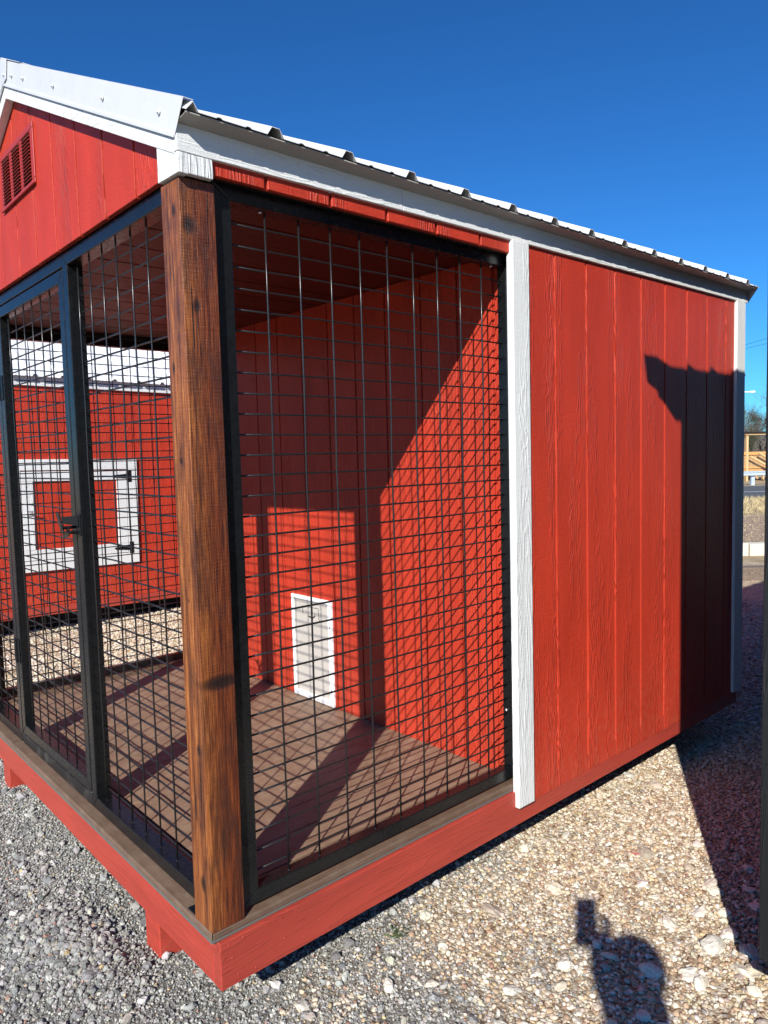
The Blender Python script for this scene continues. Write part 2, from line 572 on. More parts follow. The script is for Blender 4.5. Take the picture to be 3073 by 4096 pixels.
def stones(name, P, scale, colr, mat, jag, subdiv, label=None):
    n = len(P)
    me = bpy.data.meshes.new(name)
    me.vertices.add(n)
    me.vertices.foreach_set('co', (P * IN).astype(np.float32).ravel())
    a = me.attributes.new('scl', 'FLOAT_VECTOR', 'POINT'); a.data.foreach_set('vector', (scale * IN).astype(np.float32).ravel())
    rot = rng.uniform(-1, 1, (n, 3)) * np.array([.45, .45, math.pi])
    a = me.attributes.new('rot', 'FLOAT_VECTOR', 'POINT'); a.data.foreach_set('vector', rot.astype(np.float32).ravel())
    a = me.attributes.new('scol', 'FLOAT_COLOR', 'POINT')
    a.data.foreach_set('color', np.concatenate([colr, np.ones((n, 1))], 1).astype(np.float32).ravel())
    a = me.attributes.new('var', 'INT', 'POINT'); a.data.foreach_set('value', rng.integers(0, 5, n).astype(np.int32))
    o = bpy.data.objects.new(name, me)
    place(o, None, (0, 0, 0))
    o['kind'] = 'stuff'
    if label: o['label'] = label; o['category'] = 'gravel'
    ng = bpy.data.node_groups.new(name, 'GeometryNodeTree')
    ng.interface.new_socket('Geometry', in_out='INPUT', socket_type='NodeSocketGeometry')
    ng.interface.new_socket('Geometry', in_out='OUTPUT', socket_type='NodeSocketGeometry')
    N = ng.nodes.new; L = ng.links.new
    gi = N('NodeGroupInput'); go = N('NodeGroupOutput')
    g2i = N('GeometryNodeGeometryToInstance')
    for k in range(5):
        ico = N('GeometryNodeMeshIcoSphere'); ico.inputs['Radius'].default_value = .5; ico.inputs['Subdivisions'].default_value = subdiv
        sp = N('GeometryNodeSetPosition')
        nz = N('ShaderNodeTexNoise'); nz.noise_dimensions = '4D'
        nz.inputs['W'].default_value = k * 7.3; nz.inputs['Scale'].default_value = 1.6 if jag < .6 else 2.4
        nz.inputs['Detail'].default_value = 1.5
        su = N('ShaderNodeVectorMath'); su.operation = 'SUBTRACT'; su.inputs[1].default_value = (.5, .5, .5)
        sc = N('ShaderNodeVectorMath'); sc.operation = 'SCALE'; sc.inputs['Scale'].default_value = jag
        L(nz.outputs['Color'], su.inputs[0]); L(su.outputs[0], sc.inputs[0]); L(sc.outputs[0], sp.inputs['Offset'])
        L(ico.outputs['Mesh'], sp.inputs['Geometry'])
        sm = N('GeometryNodeSetShadeSmooth'); sm.inputs['Shade Smooth'].default_value = jag < .6
        L(sp.outputs[0], sm.inputs[0])
        mt = N('GeometryNodeSetMaterial'); mt.inputs['Material'].default_value = mat
        L(sm.outputs[0], mt.inputs[0]); L(mt.outputs[0], g2i.inputs[0])
    m2p = N('GeometryNodeMeshToPoints'); L(gi.outputs[0], m2p.inputs[0])
    iop = N('GeometryNodeInstanceOnPoints')
    iop.inputs['Pick Instance'].default_value = True
    L(m2p.outputs[0], iop.inputs['Points']); L(g2i.outputs[0], iop.inputs['Instance'])

    def na(nm, t):
        x = N('GeometryNodeInputNamedAttribute'); x.data_type = t; x.inputs['Name'].default_value = nm
        return x.outputs['Attribute']
    L(na('var', 'INT'), iop.inputs['Instance Index'])
    L(na('rot', 'FLOAT_VECTOR'), iop.inputs['Rotation'])
    L(na('scl', 'FLOAT_VECTOR'), iop.inputs['Scale'])
    L(iop.outputs[0], go.inputs[0])
    md = o.modifiers.new('scatter', 'NODES'); md.node_group = ng
    return o


def sample(n, x0, x1, y0, y1):
    p = rng.uniform((x0, y0), (x1, y1), (n, 2))
    # thin out under the two sheds and far from the viewpoint
    x, y = p[:, 0], p[:, 1]
    under = (x > -90) & (x < -9) & (y > 7) & (y < 112)
    d = np.hypot(x - CAM.x, y - CAM.y)
    keep = ~under & (rng.uniform(0, 1, n) < np.clip((150.0 / np.maximum(d, 1)) ** 2.0, 0, 1))
    # what neither this view nor one a step aside could see: behind the viewpoint
    f = (x - CAM.x) * NF.x + (y - CAM.y) * NF.y
    keep &= f > -10
    return p[keep]


hv = np.vectorize(height); gv = np.vectorize(gravel_mix)
pal_t = np.array([(.62, .52, .37), (.70, .62, .48), (.48, .33, .19), (.80, .76, .66), (.34, .20, .11), (.56, .42, .22), (.42, .36, .30), (.24, .10, .06), (.16, .15, .15), (.66, .55, .46)])
pal_t = .9 * (pal_t * .76 + .24 * np.array([.60, .50, .38]))
pw_t = np.array([.22, .18, .13, .15, .08, .06, .07, .04, .03, .04])
pal_g = .95 * np.array([(.35, .345, .325), (.46, .455, .425), (.26, .26, .25), (.56, .55, .50), (.19, .19, .185), (.47, .43, .35), (.62, .47, .25), (.5, .3, .22)])
pw_g = np.array([.30, .23, .18, .12, .09, .06, .01, .01])
pw_t /= pw_t.sum(); pw_g /= pw_g.sum()
m_st = stone_mat('round_pebble')
m_sg = stone_mat('crushed_stone', rough=.8, bump=.1)


def make_layer(name, n, region, want_tan, smin, smax, power, pal, pw, mat, jag, sub, flat, label=None, sink=.25, extra=None):
    p = sample(n, *region)
    g = gv(p[:, 0], p[:, 1])
    r = rng.uniform(0, 1, len(p))
    p = p[(r < g) if want_tan else (r > g * .97)]
    if extra is not None: p = p[extra(p)]
    k = len(p)
    d = np.hypot(p[:, 0] - CAM.x, p[:, 1] - CAM.y)
    s = smin + (smax - smin) * rng.uniform(0, 1, k) ** power
    s = s * np.clip(d / 130, 1, 1.7)
    sc = np.stack([s * rng.uniform(.85, 1.25, k), s * rng.uniform(.65, 1.0, k), s * flat * rng.uniform(.75, 1.2, k)], 1)
    z = ZG + hv(p[:, 0], p[:, 1]) + sc[:, 2] * (.5 - sink) + rng.uniform(-.06, .1, k)
    c = pal[rng.choice(len(pal), k, p=pw)] * rng.uniform(.82, 1.15, (k, 1)) * rng.uniform(.96, 1.04, (k, 3))
    stones(name, np.stack([p[:, 0], p[:, 1], z], 1), sc, np.clip(c, 0, .85), mat, jag, sub, label)


make_layer('tan_pebbles', 640000, (-240, 75, -30, 250), True, .23, .70, 2.3, pal_t, pw_t, m_st, .42, 2, .62, 'loose round tan brown and white pebbles on the yard')
make_layer('grey_crushed_stone', 420000, (-170, 60, -48, 60), False, .14, .46, 2.4, pal_g, pw_g, m_sg, .8, 1, .75, 'loose grey crushed stone in front of the kennel')
make_layer('large_grey_stones', 2200, (-90, 40, -40, 40), False, .5, 1.35, 2.5, pal_g, pw_g, m_sg, .9, 2, .7, 'larger lumps of grey crushed stone')
pw_w = np.array([0, .2, 0, .7, 0, 0, .1, 0, 0, 0.]); pw_w /= pw_w.sum()
make_layer('large_white_stones', 2400, (-60, 70, -20, 130), True, .8, 2.5, 2.6, np.clip(pal_t * .95, 0, .85), pw_w, m_st, .7, 3, .5, 'larger chalky white stones among the tan pebbles', .3,
           lambda p: rng.uniform(0, 1, len(p)) < np.clip((p[:, 0] - p[:, 1] * .25 + 14) / 32, .06, 1))

make_layer('heap_stones', 7000, (-46, -4, -18, 6), False, .35, .95, 2.0, pal_g * .8, pw_g, m_sg, .9, 2, .75, 'coarser grey stones heaped in front of the left skid', .2,
           lambda p: rng.uniform(0, 1, len(p)) < np.exp(-((p[:, 0] + 25) / 9) ** 2 - ((p[:, 1] + 7) / 4.5) ** 2))

# ------------------------------------------------------------------ the kennel shed
W = 96.5; XC = -48.25; LEN = 117.6
DK = 5.95        # deck surface
BW = 47.5        # rear wall of the porch
K = thing('dog_kennel', (XC, 0, ZG), 'red kennel shed with black wire mesh porch and brown corner post in the foreground', 'kennel')

# skids
for x0 in (-20.3, -81.2):
    MB().box(x0, x0 + 3.8, 1.0, LEN - .5, -6.1, -.05).build('skid', m_rim_x, K, .12)
# rim boards
MB().box(-1.5, 0, 0, LEN, 0, 4.84).build('rim_board', m_rim_y, K, .08)
MB().box(-W, -W + 1.5, 0, LEN, 0, 4.84).build('rim_board', m_rim_y, K, .08)
MB().box(-W + 1.6, -1.6, 0.02, 1.5, .03, 4.84).build('rim_board', m_rim_x, K, .08)
MB().box(-W + 1.56, -1.56, LEN - 1.5, LEN - .02, .03, 4.84).build('rim_board', m_rim_x, K, .08)
# nail heads pressed in the side rim near the corner
nails = MB()
for (y, z) in ((1.0, 4.4), (2.6, 4.45), (5.4, 4.35), (7.2, 4.3), (9.0, 4.4), (1.3, 2.9), (7.4, 2.0), (12, 2.0), (1.9, .9), (3.9, .6), (26, 3.9), (26.3, 2.6), (26.2, 3.2), (26.1, 1.9), (45, 1.6)):
    nails.ball((0.0, y, z), .13, 8, 4, (.35, 1, 1))
nails.build('nail_heads', m_rim_y, K, smooth=True)['kind'] = 'stuff'
nl = MB()
for x in (-9, -22, -37, -52, -66, -80):
    nl.ball((x, 0.02, 3.6 - (x % 3) * .3), .12, 8, 4, (1, .3, 1)); nl.ball((x - 1.2, 0.02, 1.3), .12, 8, 4, (1, .3, 1))
nl.build('nail_heads', m_rim_x, K, smooth=True)['kind'] = 'stuff'

# deck: grey core strip below, brown boards on top
MB().box(-W + .5, -.5, -.58, BW + 3, 4.88, 5.18).build('deck_underlay', m_grey_edge, K, .03)
e0, e1 = -.42, -W + .42
bw = 5.45
# mitred border boards
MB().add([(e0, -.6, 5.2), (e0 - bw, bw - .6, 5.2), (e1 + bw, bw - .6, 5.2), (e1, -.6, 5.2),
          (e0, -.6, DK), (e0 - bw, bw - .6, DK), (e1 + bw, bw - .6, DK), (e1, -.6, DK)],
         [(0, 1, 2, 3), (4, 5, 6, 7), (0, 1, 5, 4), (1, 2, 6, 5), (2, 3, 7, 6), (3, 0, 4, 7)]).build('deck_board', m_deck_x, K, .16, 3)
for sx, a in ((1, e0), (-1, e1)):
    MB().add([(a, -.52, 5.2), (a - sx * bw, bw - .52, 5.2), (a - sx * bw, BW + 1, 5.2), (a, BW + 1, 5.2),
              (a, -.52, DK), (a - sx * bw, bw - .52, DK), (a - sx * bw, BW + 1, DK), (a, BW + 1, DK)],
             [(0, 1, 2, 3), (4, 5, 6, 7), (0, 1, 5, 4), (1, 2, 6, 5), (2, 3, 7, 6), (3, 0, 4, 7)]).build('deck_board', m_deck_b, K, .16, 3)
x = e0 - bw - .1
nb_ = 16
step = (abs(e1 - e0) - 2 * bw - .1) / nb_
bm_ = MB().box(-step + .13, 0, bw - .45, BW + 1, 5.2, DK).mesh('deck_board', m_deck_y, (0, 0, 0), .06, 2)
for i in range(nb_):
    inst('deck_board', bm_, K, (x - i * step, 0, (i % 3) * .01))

# posts
PW = 3.58
def post(x0, y0, z1=77.35):
    MB().box(x0, x0 + PW, y0, y0 + PW, DK + .01, z1).build('corner_post', m_post, K, .07, 2)
post(-.4 - PW, -.5)
post(-W + .4, -.5)
MB().box(-.5 - PW, -1.3, BW + .3, BW + PW, DK, 77.3).build('stud', m_red, K)

# header behind siding on the porch sides and front
MB().box(-4.6, -.45, PW, LEN - 1, 78.05, 81.4).build('header_beam', m_dark, K)
MB().box(-W + .45, -W + 4.6, PW, LEN - 1, 78.05, 81.4).build('header_beam', m_dark, K)
MB().box(-W + 4.6, -4.6, 1.2, 3.4, 78.45, 81.4).build('header_beam', m_dark, K)
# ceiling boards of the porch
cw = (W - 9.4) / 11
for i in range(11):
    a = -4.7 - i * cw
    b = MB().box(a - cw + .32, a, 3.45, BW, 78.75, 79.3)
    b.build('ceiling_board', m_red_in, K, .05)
MB().box(-W + 1.4, -1.4, 1.3, BW + 2, 79.35, 79.7).build('ceiling_backing', m_dark, K)

# ---- walls of vertical siding boards
def zt(y): return .0065 * y
def side_wall(xf, sgn, y0, y1, z0, z1f, first):
    """boards on a plane x = const facing sgn"""
    g = first
    while g > y0: g -= 7.89
    while g < y1:
        a, b_ = max(y0, g + .19), min(y1, g + 7.89 - .19)
        if b_ - a > .3:
            bd = MB()
            if z0 < 5:
                # foot of the board laps over the rim
                bd.prism([(z0, xf), (z0, xf - sgn * .085), (4.9, xf - sgn * .085), (4.9, xf - sgn * .34), (z1f(a), xf - sgn * .34), (z1f(a), xf)], 'z', 0, 1)
                bd.v = [(p[1], a if p[2] == 0 else b_, p[0]) for p in bd.v]
            else:
                bd.prism([(a, z0), (b_, z0), (b_, z1f(b_)), (a, z1f(a))], 'x', xf - sgn * .3, xf)
            bd.build('siding_board', m_red, K, .09)
        g += 7.89
    MB().box(min(xf - sgn * .33, xf - sgn * .55), max(xf - sgn * .33, xf - sgn * .55), y0, y1, max(z0 + .02, 4.9), z1f(y0)).build('siding_backing', m_red, K)

side_wall(.1, 1, 48.6, 117.8, 2.44, lambda y: 80.9 + zt(y), 55.77)
side_wall(-W - .1, -1, 48.6, 117.8, 2.44, lambda y: 80.9 + zt(y), 55.77)
side_wall(.1, 1, 2.0, 46.4, 77.92, lambda y: 80.9 + zt(y), 8.5)
side_wall(-W - .1, -1, 2.0, 46.4, 77.92, lambda y: 80.9 + zt(y), 8.5)

def y_wall(yf, xs_, z0, ztop, mat=None, th=.34, facing=-1):
    """boards between grooves on a plane y = const"""
    for a, b_ in zip(xs_[:-1], xs_[1:]):
        a2, b2 = a - .17, b_ + .17
        pts = [(a2, z0), (b2, z0), (b2, ztop(b2))]
        if b2 < XC < a2: pts.append((XC, ztop(XC)))
        pts.append((a2, ztop(a2)))
        MB().prism(pts, 'y', yf, yf - facing * th).build('siding_board', mat or m_red, K, .05)

PITCH = .466
def roofz(x): return 82.15 + PITCH * (2.2 - x) if x > XC else 82.15 + PITCH * (2.2 + (W + x))
# front gable
gx = [-1.2, -3.2, -11.0, -19.0, -26.9, -34.9, -42.7, -50.5, -58.4, -66.3, -74.2, -82.1, -90, -95.3]
y_wall(.2, gx, 78.42, lambda x: roofz(x) - 2.2)
MB().prism([(-1.3, 78.45), (-1.3, roofz(-1.3) - 2.4), (XC, roofz(XC) - 2.4), (-W + 1.3, roofz(-W + 1.3) - 2.4), (-W + 1.3, 78.45)], 'y', .57, .8).build('siding_backing', m_red, K)
# porch rear wall
bx = [-4.2, -10.9, -18.4, -26.5, -34.2, -41.7, -49.6, -57.4, -65.2, -73, -80.9, -88.8, -92.2]
y_wall(BW, bx, DK + .02, lambda x: 78.72)
MB().box(-W + 1.2, -1.2, BW + .36, BW + .7, DK, 80.8).build('siding_backing', m_red, K)
# return strip of the side walls at the porch end
for xa in (-3.9, -W + .6):
    MB().box(xa, xa + 3.3, BW - .02, BW + .34, DK + .02, 78.7).build('siding_board', m_red, K, .09)
# back gable
gb = [-1.2] + [-4 - 8 * i for i in range(12)] + [-95.3]
y_wall(118.3, gb, 3.5, lambda x: roofz(x) - 1.5, facing=1)

# ---- white trim
def trim(x0, x1, y0, y1, z0, z1, name='corner_trim', mat=None):
    MB().box(x0, x1, y0, y1, z0, z1).build(name, mat or m_white, K, .09, 2)
trim(-.4, .7, 45.8, 49.25, 2.69, 79.5)
trim(-.4, .7, 114.7, 118.45, 2.69, 79.95)
trim(-4.0, -.41, 118.5, 119.2, 2.69, 81.2)
trim(-W - .7, -W + .4, 45.8, 49.25, 2.69, 79.5)
trim(-W - .7, -W + .4, 114.7, 118.45, 2.69, 79.95)
# short corner trim above the post (two leaves)
for s_ in (0, 1):
    fx = (lambda v: v) if s_ == 0 else (lambda v: -W - v)
    xa, xb = sorted((fx(-3.72), fx(.2)))
    top = [(fx(-3.72), 81.0 + .2), (fx(.2), 79.35)]
    MB().prism([(fx(.43), 77.36), (fx(-3.72), 77.5), (fx(-3.72), 81.6), (fx(.43), 79.5)], 'y', -.86, .15).build('corner_trim', m_white, K, .07, 2)
    xa, xb = sorted((fx(-.3), fx(.42)))
    trim(xa, xb, .17, 2.6, 77.42, 79.22)
# fascia along the eaves (drops very slightly towards the camera)
def fascia(x0, x1):
    for (ya, yb) in ((-.95, 26.4), (26.47, 119.85)):
        MB().add([(x0, ya, 79.18 + .0072 * ya), (x1, ya, 79.18 + .0072 * ya), (x1, yb, 79.18 + .0072 * yb), (x0, yb, 79.18 + .0072 * yb),
                  (x0, ya, 82.3 + zt(ya)), (x1, ya, 82.3 + zt(ya)), (x1, yb, 82.3 + zt(yb)), (x0, yb, 82.3 + zt(yb))],
                 [(0, 3, 2, 1), (4, 5, 6, 7), (0, 1, 5, 4), (1, 2, 6, 5), (2, 3, 7, 6), (3, 0, 4, 7)]).build('fascia_board', m_white_y, K, .08, 2)
fascia(-.2, .5)
fascia(-W - .5, -W + .2)
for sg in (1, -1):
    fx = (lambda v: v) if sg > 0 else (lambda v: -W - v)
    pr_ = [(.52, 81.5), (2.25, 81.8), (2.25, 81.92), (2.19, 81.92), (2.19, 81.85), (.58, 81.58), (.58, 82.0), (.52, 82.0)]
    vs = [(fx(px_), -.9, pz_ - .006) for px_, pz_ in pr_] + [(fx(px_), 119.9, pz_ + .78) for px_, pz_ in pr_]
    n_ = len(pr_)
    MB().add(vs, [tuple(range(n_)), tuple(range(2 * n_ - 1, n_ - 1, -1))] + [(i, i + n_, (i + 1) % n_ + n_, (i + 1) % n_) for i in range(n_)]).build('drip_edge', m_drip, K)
# rake boards
def rake(y0, y1, sgn):
    fx = (lambda v: v) if sgn > 0 else (lambda v: -W - v)
    lo_ = lambda x: 81.12 + .4653 * (-4.82 - x) + .1
    a, b_ = -.2, XC
    MB().prism([(fx(a), lo_(a)), (fx(b_), lo_(b_)), (fx(b_), lo_(b_) + 3.6), (fx(a), lo_(a) + 3.2)], 'y', y0, y1).build('rake_board', m_white_x, K, .06, 2)
rake(-.93, .16, 1); rake(-.93, .16, -1)
rake(119.4, 120.2, 1); rake(119.4, 120.2, -1)

# ---- roof
def roof(root, x_e, x_r, z_e, pitch, y0, y1, ribs, tilt=0, mat=None, rp=8.9, panels=36, gap=.0):
    """corrugated sheets: profile along y, running up the slope in x"""
    sgn = 1 if x_e > x_r else -1
    run = abs(x_e - x_r)
    prof = []
    y = y0
    pts = [(y0, 0)]
    k = 0
    r = ribs
    while r - rp > y0: r -= rp
    while r < y1 + 2:
        for dy, h in ((-.95, 0), (-.42, .78), (.42, .78), (.95, 0)):
            pts.append((r + dy, h))
        for q in (1, 2):
            c_ = r + rp * q / 3
            for dy, h in ((-.35, 0), (-.15, .13), (.15, .13), (.35, 0)):
                pts.append((c_ + dy, h))
        r += rp
    pts = sorted([p for p in pts if y0 <= p[0] <= y1]) + [(y1, 0)]
    if pts[0] == pts[1]: pts = pts[1:]
    # split into panels
    cuts = []; c_ = y0
    while c_ < y1: cuts.append(c_); c_ += rp * 4
    cuts.append(y1)
    for ca, cb in zip(cuts[:-1], cuts[1:]):
        seg = [p for p in pts if ca <= p[0] <= cb]
        # add interpolated ends
        def ip(yy):
            for (a, ha), (b_, hb) in zip(pts[:-1], pts[1:]):
                if a <= yy <= b_: return (yy, ha + (hb - ha) * ((yy - a) / (b_ - a) if b_ > a else 0))
            return (yy, 0)
        if seg[0][0] > ca: seg = [ip(ca)] + seg
        if seg[-1][0] < cb: seg = seg + [ip(cb)]
        b = MB()
        n = len(seg)
        vs = []
        NS = 3
        for layer in (0, -.07):
            for j in range(NS + 1):
                t = j / NS
                xx = x_e - sgn * run * t
                for (yy, h) in seg:
                    vs.append((xx, yy, z_e + pitch * run * t + h + layer + tilt * yy))
        fs = []
        st = (NS + 1) * n
        for j in range(NS):
            for i in range(n - 1):
                a = j * n + i
                fs.append((a, a + 1, a + n + 1, a + n))
                fs.append((a + st, a + st + n, a + st + n + 1, a + st + 1))
        for i in range(n - 1):
            fs.append((i, i + st, i + st + 1, i + 1))
        for j in range(NS):
            fs.append((j * n, (j + 1) * n, (j + 1) * n + st, j * n + st))
            fs.append((j * n + n - 1, j * n + n - 1 + st, (j + 1) * n + n - 1 + st, (j + 1) * n + n - 1))
        b.add(vs, fs)
        b.build('roof_panel', mat or m_metal, root)

roof(K, 2.45, XC + .02, 82.03, PITCH, -.9, 120.3, 8.25, .0065)
roof(K, -W - 2.45, XC - .02, 82.03, PITCH, -.9, 120.3, 8.25, .0065)
# ridge cap
MB().prism([(XC - 5, roofz(XC - 5) + .95), (XC, roofz(XC) + 1.15), (XC + 5, roofz(XC + 5) + .95), (XC + 5, roofz(XC + 5) + 1.02), (XC, roofz(XC) + 1.25), (XC - 5, roofz(XC - 5) + 1.02)], 'y', 1.5, 119.5).build('ridge_cap', m_metal, K)

def rake_flash(yf, sgn, back):
    """folded metal over the gable edge: face plus top leg"""
    fx = (lambda v: v) if sgn > 0 else (lambda v: -W - v)
    d = 1 if back else -1
    lo_ = lambda x: 80.3 + .4690 * (.2 - x)
    hi = lambda x: 83.05 + .4640 * (2.2 - x)
    y_out, y_in = yf, yf - d * .06
    b = MB()
    e_b, e_t = .25, 2.25
    b.prism([(fx(e_b), lo_(e_b)), (fx(XC), lo_(XC)), (fx(XC), hi(XC)), (fx(e_t), hi(e_t))], 'y', min(y_out, y_in), max(y_out, y_in))
    # small kicked-out hem at the foot of the face
    b.prism([(fx(e_b), lo_(e_b) - .02), (fx(XC), lo_(XC) - .02), (fx(XC), lo_(XC) + .35), (fx(e_b), lo_(e_b) + .35)], 'y', min(yf + d * .01, yf + d * .14), max(yf + d * .01, yf + d * .14))
    # top leg
    yb = yf - d * 1.0
    b.prism([(fx(e_t), hi(e_t) - .06), (fx(XC), hi(XC) - .06), (fx(XC), hi(XC) + .01), (fx(e_t), hi(e_t) + .01)], 'y', min(yf, yb), max(yf, yb))
    f = b.build('rake_flashing', m_metal, K, .025)
    for sx in (-2.3, -14.9, -29.2, -40.0, -44.5) if not back else (-3, -20, -40):
        c_ = (fx(sx), yf + d * .1, hi(sx) - 1.85 + .02 * sx * 0)
        sc = MB(); sc.ball(c_, .26, 8, 4, (1, .35, 1)); sc.ball((c_[0], c_[1] + d * .12, c_[2]), .15, 6, 4, (1, 1, 1))
        sc.build('screw', m_metal, f, smooth=True)
rake_flash(-1.05, 1, False); rake_flash(-1.05, -1, False)
rake_flash(120.7, 1, True); rake_flash(120.7, -1, True)
# folded peak cap over the two flashings
pk = MB()
zc = lambda x: 83.05 + .464 * (2.2 - x) + .12 if x > XC else 83.05 + .464 * (2.2 + W + x) + .12
pk.prism([(XC - 5.5, zc(XC - 5.5)), (XC, zc(XC) + .1), (XC + 7.5, zc(XC + 7.5)), (XC + 7.3, zc(XC + 7.3) - .08), (XC, zc(XC)), (XC - 5.5, zc(XC - 5.5) - .08)], 'y', -1.2, 2.4)
pk.prism([(XC - 3.2, zc(XC - 3.2) - .02), (XC, zc(XC) + .08), (XC + 2.3, zc(XC + 2.3) - .02), (XC + 1.6, zc(XC) - 3.3), (XC, zc(XC) - 3.55), (XC - 3.0, zc(XC - 3) - 3.0)], 'y', -1.24, -1.14)
pkc = pk.build('peak_cap', m_metal, K, .02)
for (dx, dz) in ((1.0, -2.6), (-1.8, -3.2)):
    sc = MB(); sc.ball((XC + dx, -1.28, zc(XC) + dz), .24, 8, 4, (1, .4, 1)); sc.ball((XC + dx, -1.4, zc(XC) + dz), .14, 6, 4)
    sc.build('screw', m_metal, pkc, smooth=True)

# ---- gable vent
vx0, vx1, vz0, vz1 = -56.0, -41.1, 88.55, 96.35
vb = MB()
vb.box(vx0, vx1, .0, .18, vz0, vz0 + .75); vb.box(vx0, vx1, .0, .18, vz1 - .75, vz1)
cols = [(-55.1, -51.7), (-50.4, -47.0), (-45.7, -42.3)]
edges = [vx0, -55.1, -51.7, -50.4, -47.0, -45.7, -42.3, vx1]
for a, b_ in ((vx0, -55.1), (-51.7, -50.4), (-47.0, -45.7), (-42.3, vx1)):
    vb.box(a, b_, .0, .18, vz0 + .75, vz1 - .75)
vo = vb.build('gable_vent', m_vent, K, .06)
MB().box(vx0 + .3, vx1 - .3, .185, .195, vz0 + .3, vz1 - .3).build('vent_backing', m_dark, vo)
MB().box(vx0 - .1, vx1 + .1, -.28, -.01, vz0 - .1, vz0 + .22).build('vent_lip', m_vent, vo, .08, 2)
nr = 14
lz = (vz1 - vz0 - 1.5) / nr
for a, b_ in cols:
    lm = MB().prism([(-.28, 0), (.06, lz * .55), (.12, lz * .5), (-.22, -.06)], 'x', a, b_)
    lmesh = lm.mesh('louver', m_vent)
    for i in range(nr):
        inst('louver', lmesh, vo, (0, 0, vz0 + .8 + i * lz))

# ---- mesh panels
WR = .108
def wire_mesh(axis, length, weld=True):
    """a slightly wavy welded rod starting at the origin"""
    b = MB()
    n = 8
    pts = []
    for i in range(n + 1):
        t = length * i / n
        w = .035 * math.sin(i * 2.3 + length)
        pts.append({'x': (t, w, w * .6), 'y': (w, t, w * .5), 'z': (w, w * .7, t)}[axis])
    b.tube(pts, WR, 6)
    if weld:
        for p in (pts[0], pts[-1]): b.ball(p, .17, 6, 4)
    return b.mesh('wire', m_wire, smooth=True)


def panel(name, axis, fixed, a0, a1, z0, z1, depth, out, tube_w=1.5, va=None, hz=2.05, hz0=None, label=None, bars=None, va0=None, spacing=4.07, tl=None):
    """frame in the plane axis=fixed; a0..a1 outer extent on the other axis; out = outward sign"""
    fr = MB()
    d0, d1 = sorted((fixed, fixed - out * depth))
    def bx(p0, p1, q0, q1):
        if axis == 'x': fr.box(d0, d1, p0, p1, q0, q1)
        else: fr.box(p0, p1, d0, d1, q0, q1)
    t = tube_w
    tl = tl or t
    def ring(pts):
        if axis == 'x': fr.prism(pts, 'x', d0, d1)
        else: fr.prism(pts, 'y', d0, d1)
    g_ = .012
    # mitred tubes, each with its own ends
    ring([(a0, z0), (a1, z0), (a1 - t, z0 + t - g_), (a0 + tl, z0 + t - g_)])
    ring([(a0, z1), (a0 + tl, z1 - t + g_), (a1 - t, z1 - t + g_), (a1, z1)])
    ring([(a0, z0 + g_ * 2), (a0 + tl, z0 + t + g_), (a0 + tl, z1 - t - g_), (a0, z1 - g_ * 2)])
    ring([(a1, z0 + g_ * 2), (a1, z1 - g_ * 2), (a1 - t, z1 - t - g_), (a1 - t, z0 + t + g_)])
    f = fr.build(name, m_black, K, .09, 2)
    if label: f['label'] = label
    # wires, uprights outside, rods inside
    c_ = fixed - out * depth * .5
    i0, i1 = a0 + tl - .12, a1 - t + .12
    j0, j1 = z0 + t - .1, z1 - t + .1
    wm = wire_mesh('z', j1 - j0)
    a = va0 if va0 is not None else i0 + 4
    while a < i1 - .8:
        inst('wire', wm, f, (c_ + out * WR, a, j0) if axis == 'x' else (a, c_ + out * WR, j0))
        a += spacing
    hm = wire_mesh('y' if axis == 'x' else 'x', i1 - i0)
    z = hz0 if hz0 is not None else j0 + 1.6
    while z < j1 - .5:
        inst('wire', hm, f, (c_ - out * WR, i0, z) if axis == 'x' else (i0, c_ - out * WR, z))
        z += hz
    return f


# right side panel (outer face x=-1.2)
side_f = panel('mesh_panel', 'x', -1.2, 3.2, 48.2, 6.36, 78.0, 1.5, 1, tl=2.05, va0=9.45, hz0=9.3, spacing=4.12, hz=2.045)
panel('mesh_panel', 'x', -W + 1.2, 3.2, 48.2, 6.36, 78.0, 1.5, -1, tl=2.05, va0=9.45, hz0=9.3, spacing=4.12, hz=2.045)
# front: right panel, left panel and the door between
FY = .85
panel('mesh_panel', 'y', FY, -35.45, -4.02, 6.06, 78.3, 2.0, -1, va0=-32.6, hz0=9.2, spacing=4.05, hz=2.05, tube_w=1.6)
panel('mesh_panel', 'y', FY, -W + 4.02, -66.75, 6.06, 78.3, 2.0, -1, va0=-90.5, hz0=9.2, spacing=4.05, hz=2.05, tube_w=1.6)
MB().box(-66.73, -35.47, FY, FY + 2.0, 6.06, 7.7).build('door_sill', m_scuff, K, .08, 2)
MB().box(-66.73, -35.47, FY, FY + 2.0, 76.75, 78.3).build('door_head', m_black, K, .08, 2)
door = panel('mesh_door', 'y', FY, -66.45, -35.72, 7.82, 76.55, 1.5, -1, va0=-64.3 + 1.7, hz0=10.9, spacing=3.95, hz=2.05, tube_w=1.6)
# hinges on the left stile
for zc_ in (64.2, 21.6):
    h = MB()
    h.box(-68.0, -66.65, FY - .16, FY - .01, zc_ - 1.9, zc_ + 1.9); h.box(-66.45, -65.2, FY - .16, FY - .01, zc_ - 1.9, zc_ + 1.9)
    h.tube([(-66.55, FY - .22, zc_ - 1.95), (-66.55, FY - .22, zc_ + 1.95)], .22, 8)
    h.build('hinge', m_black, door, .03)
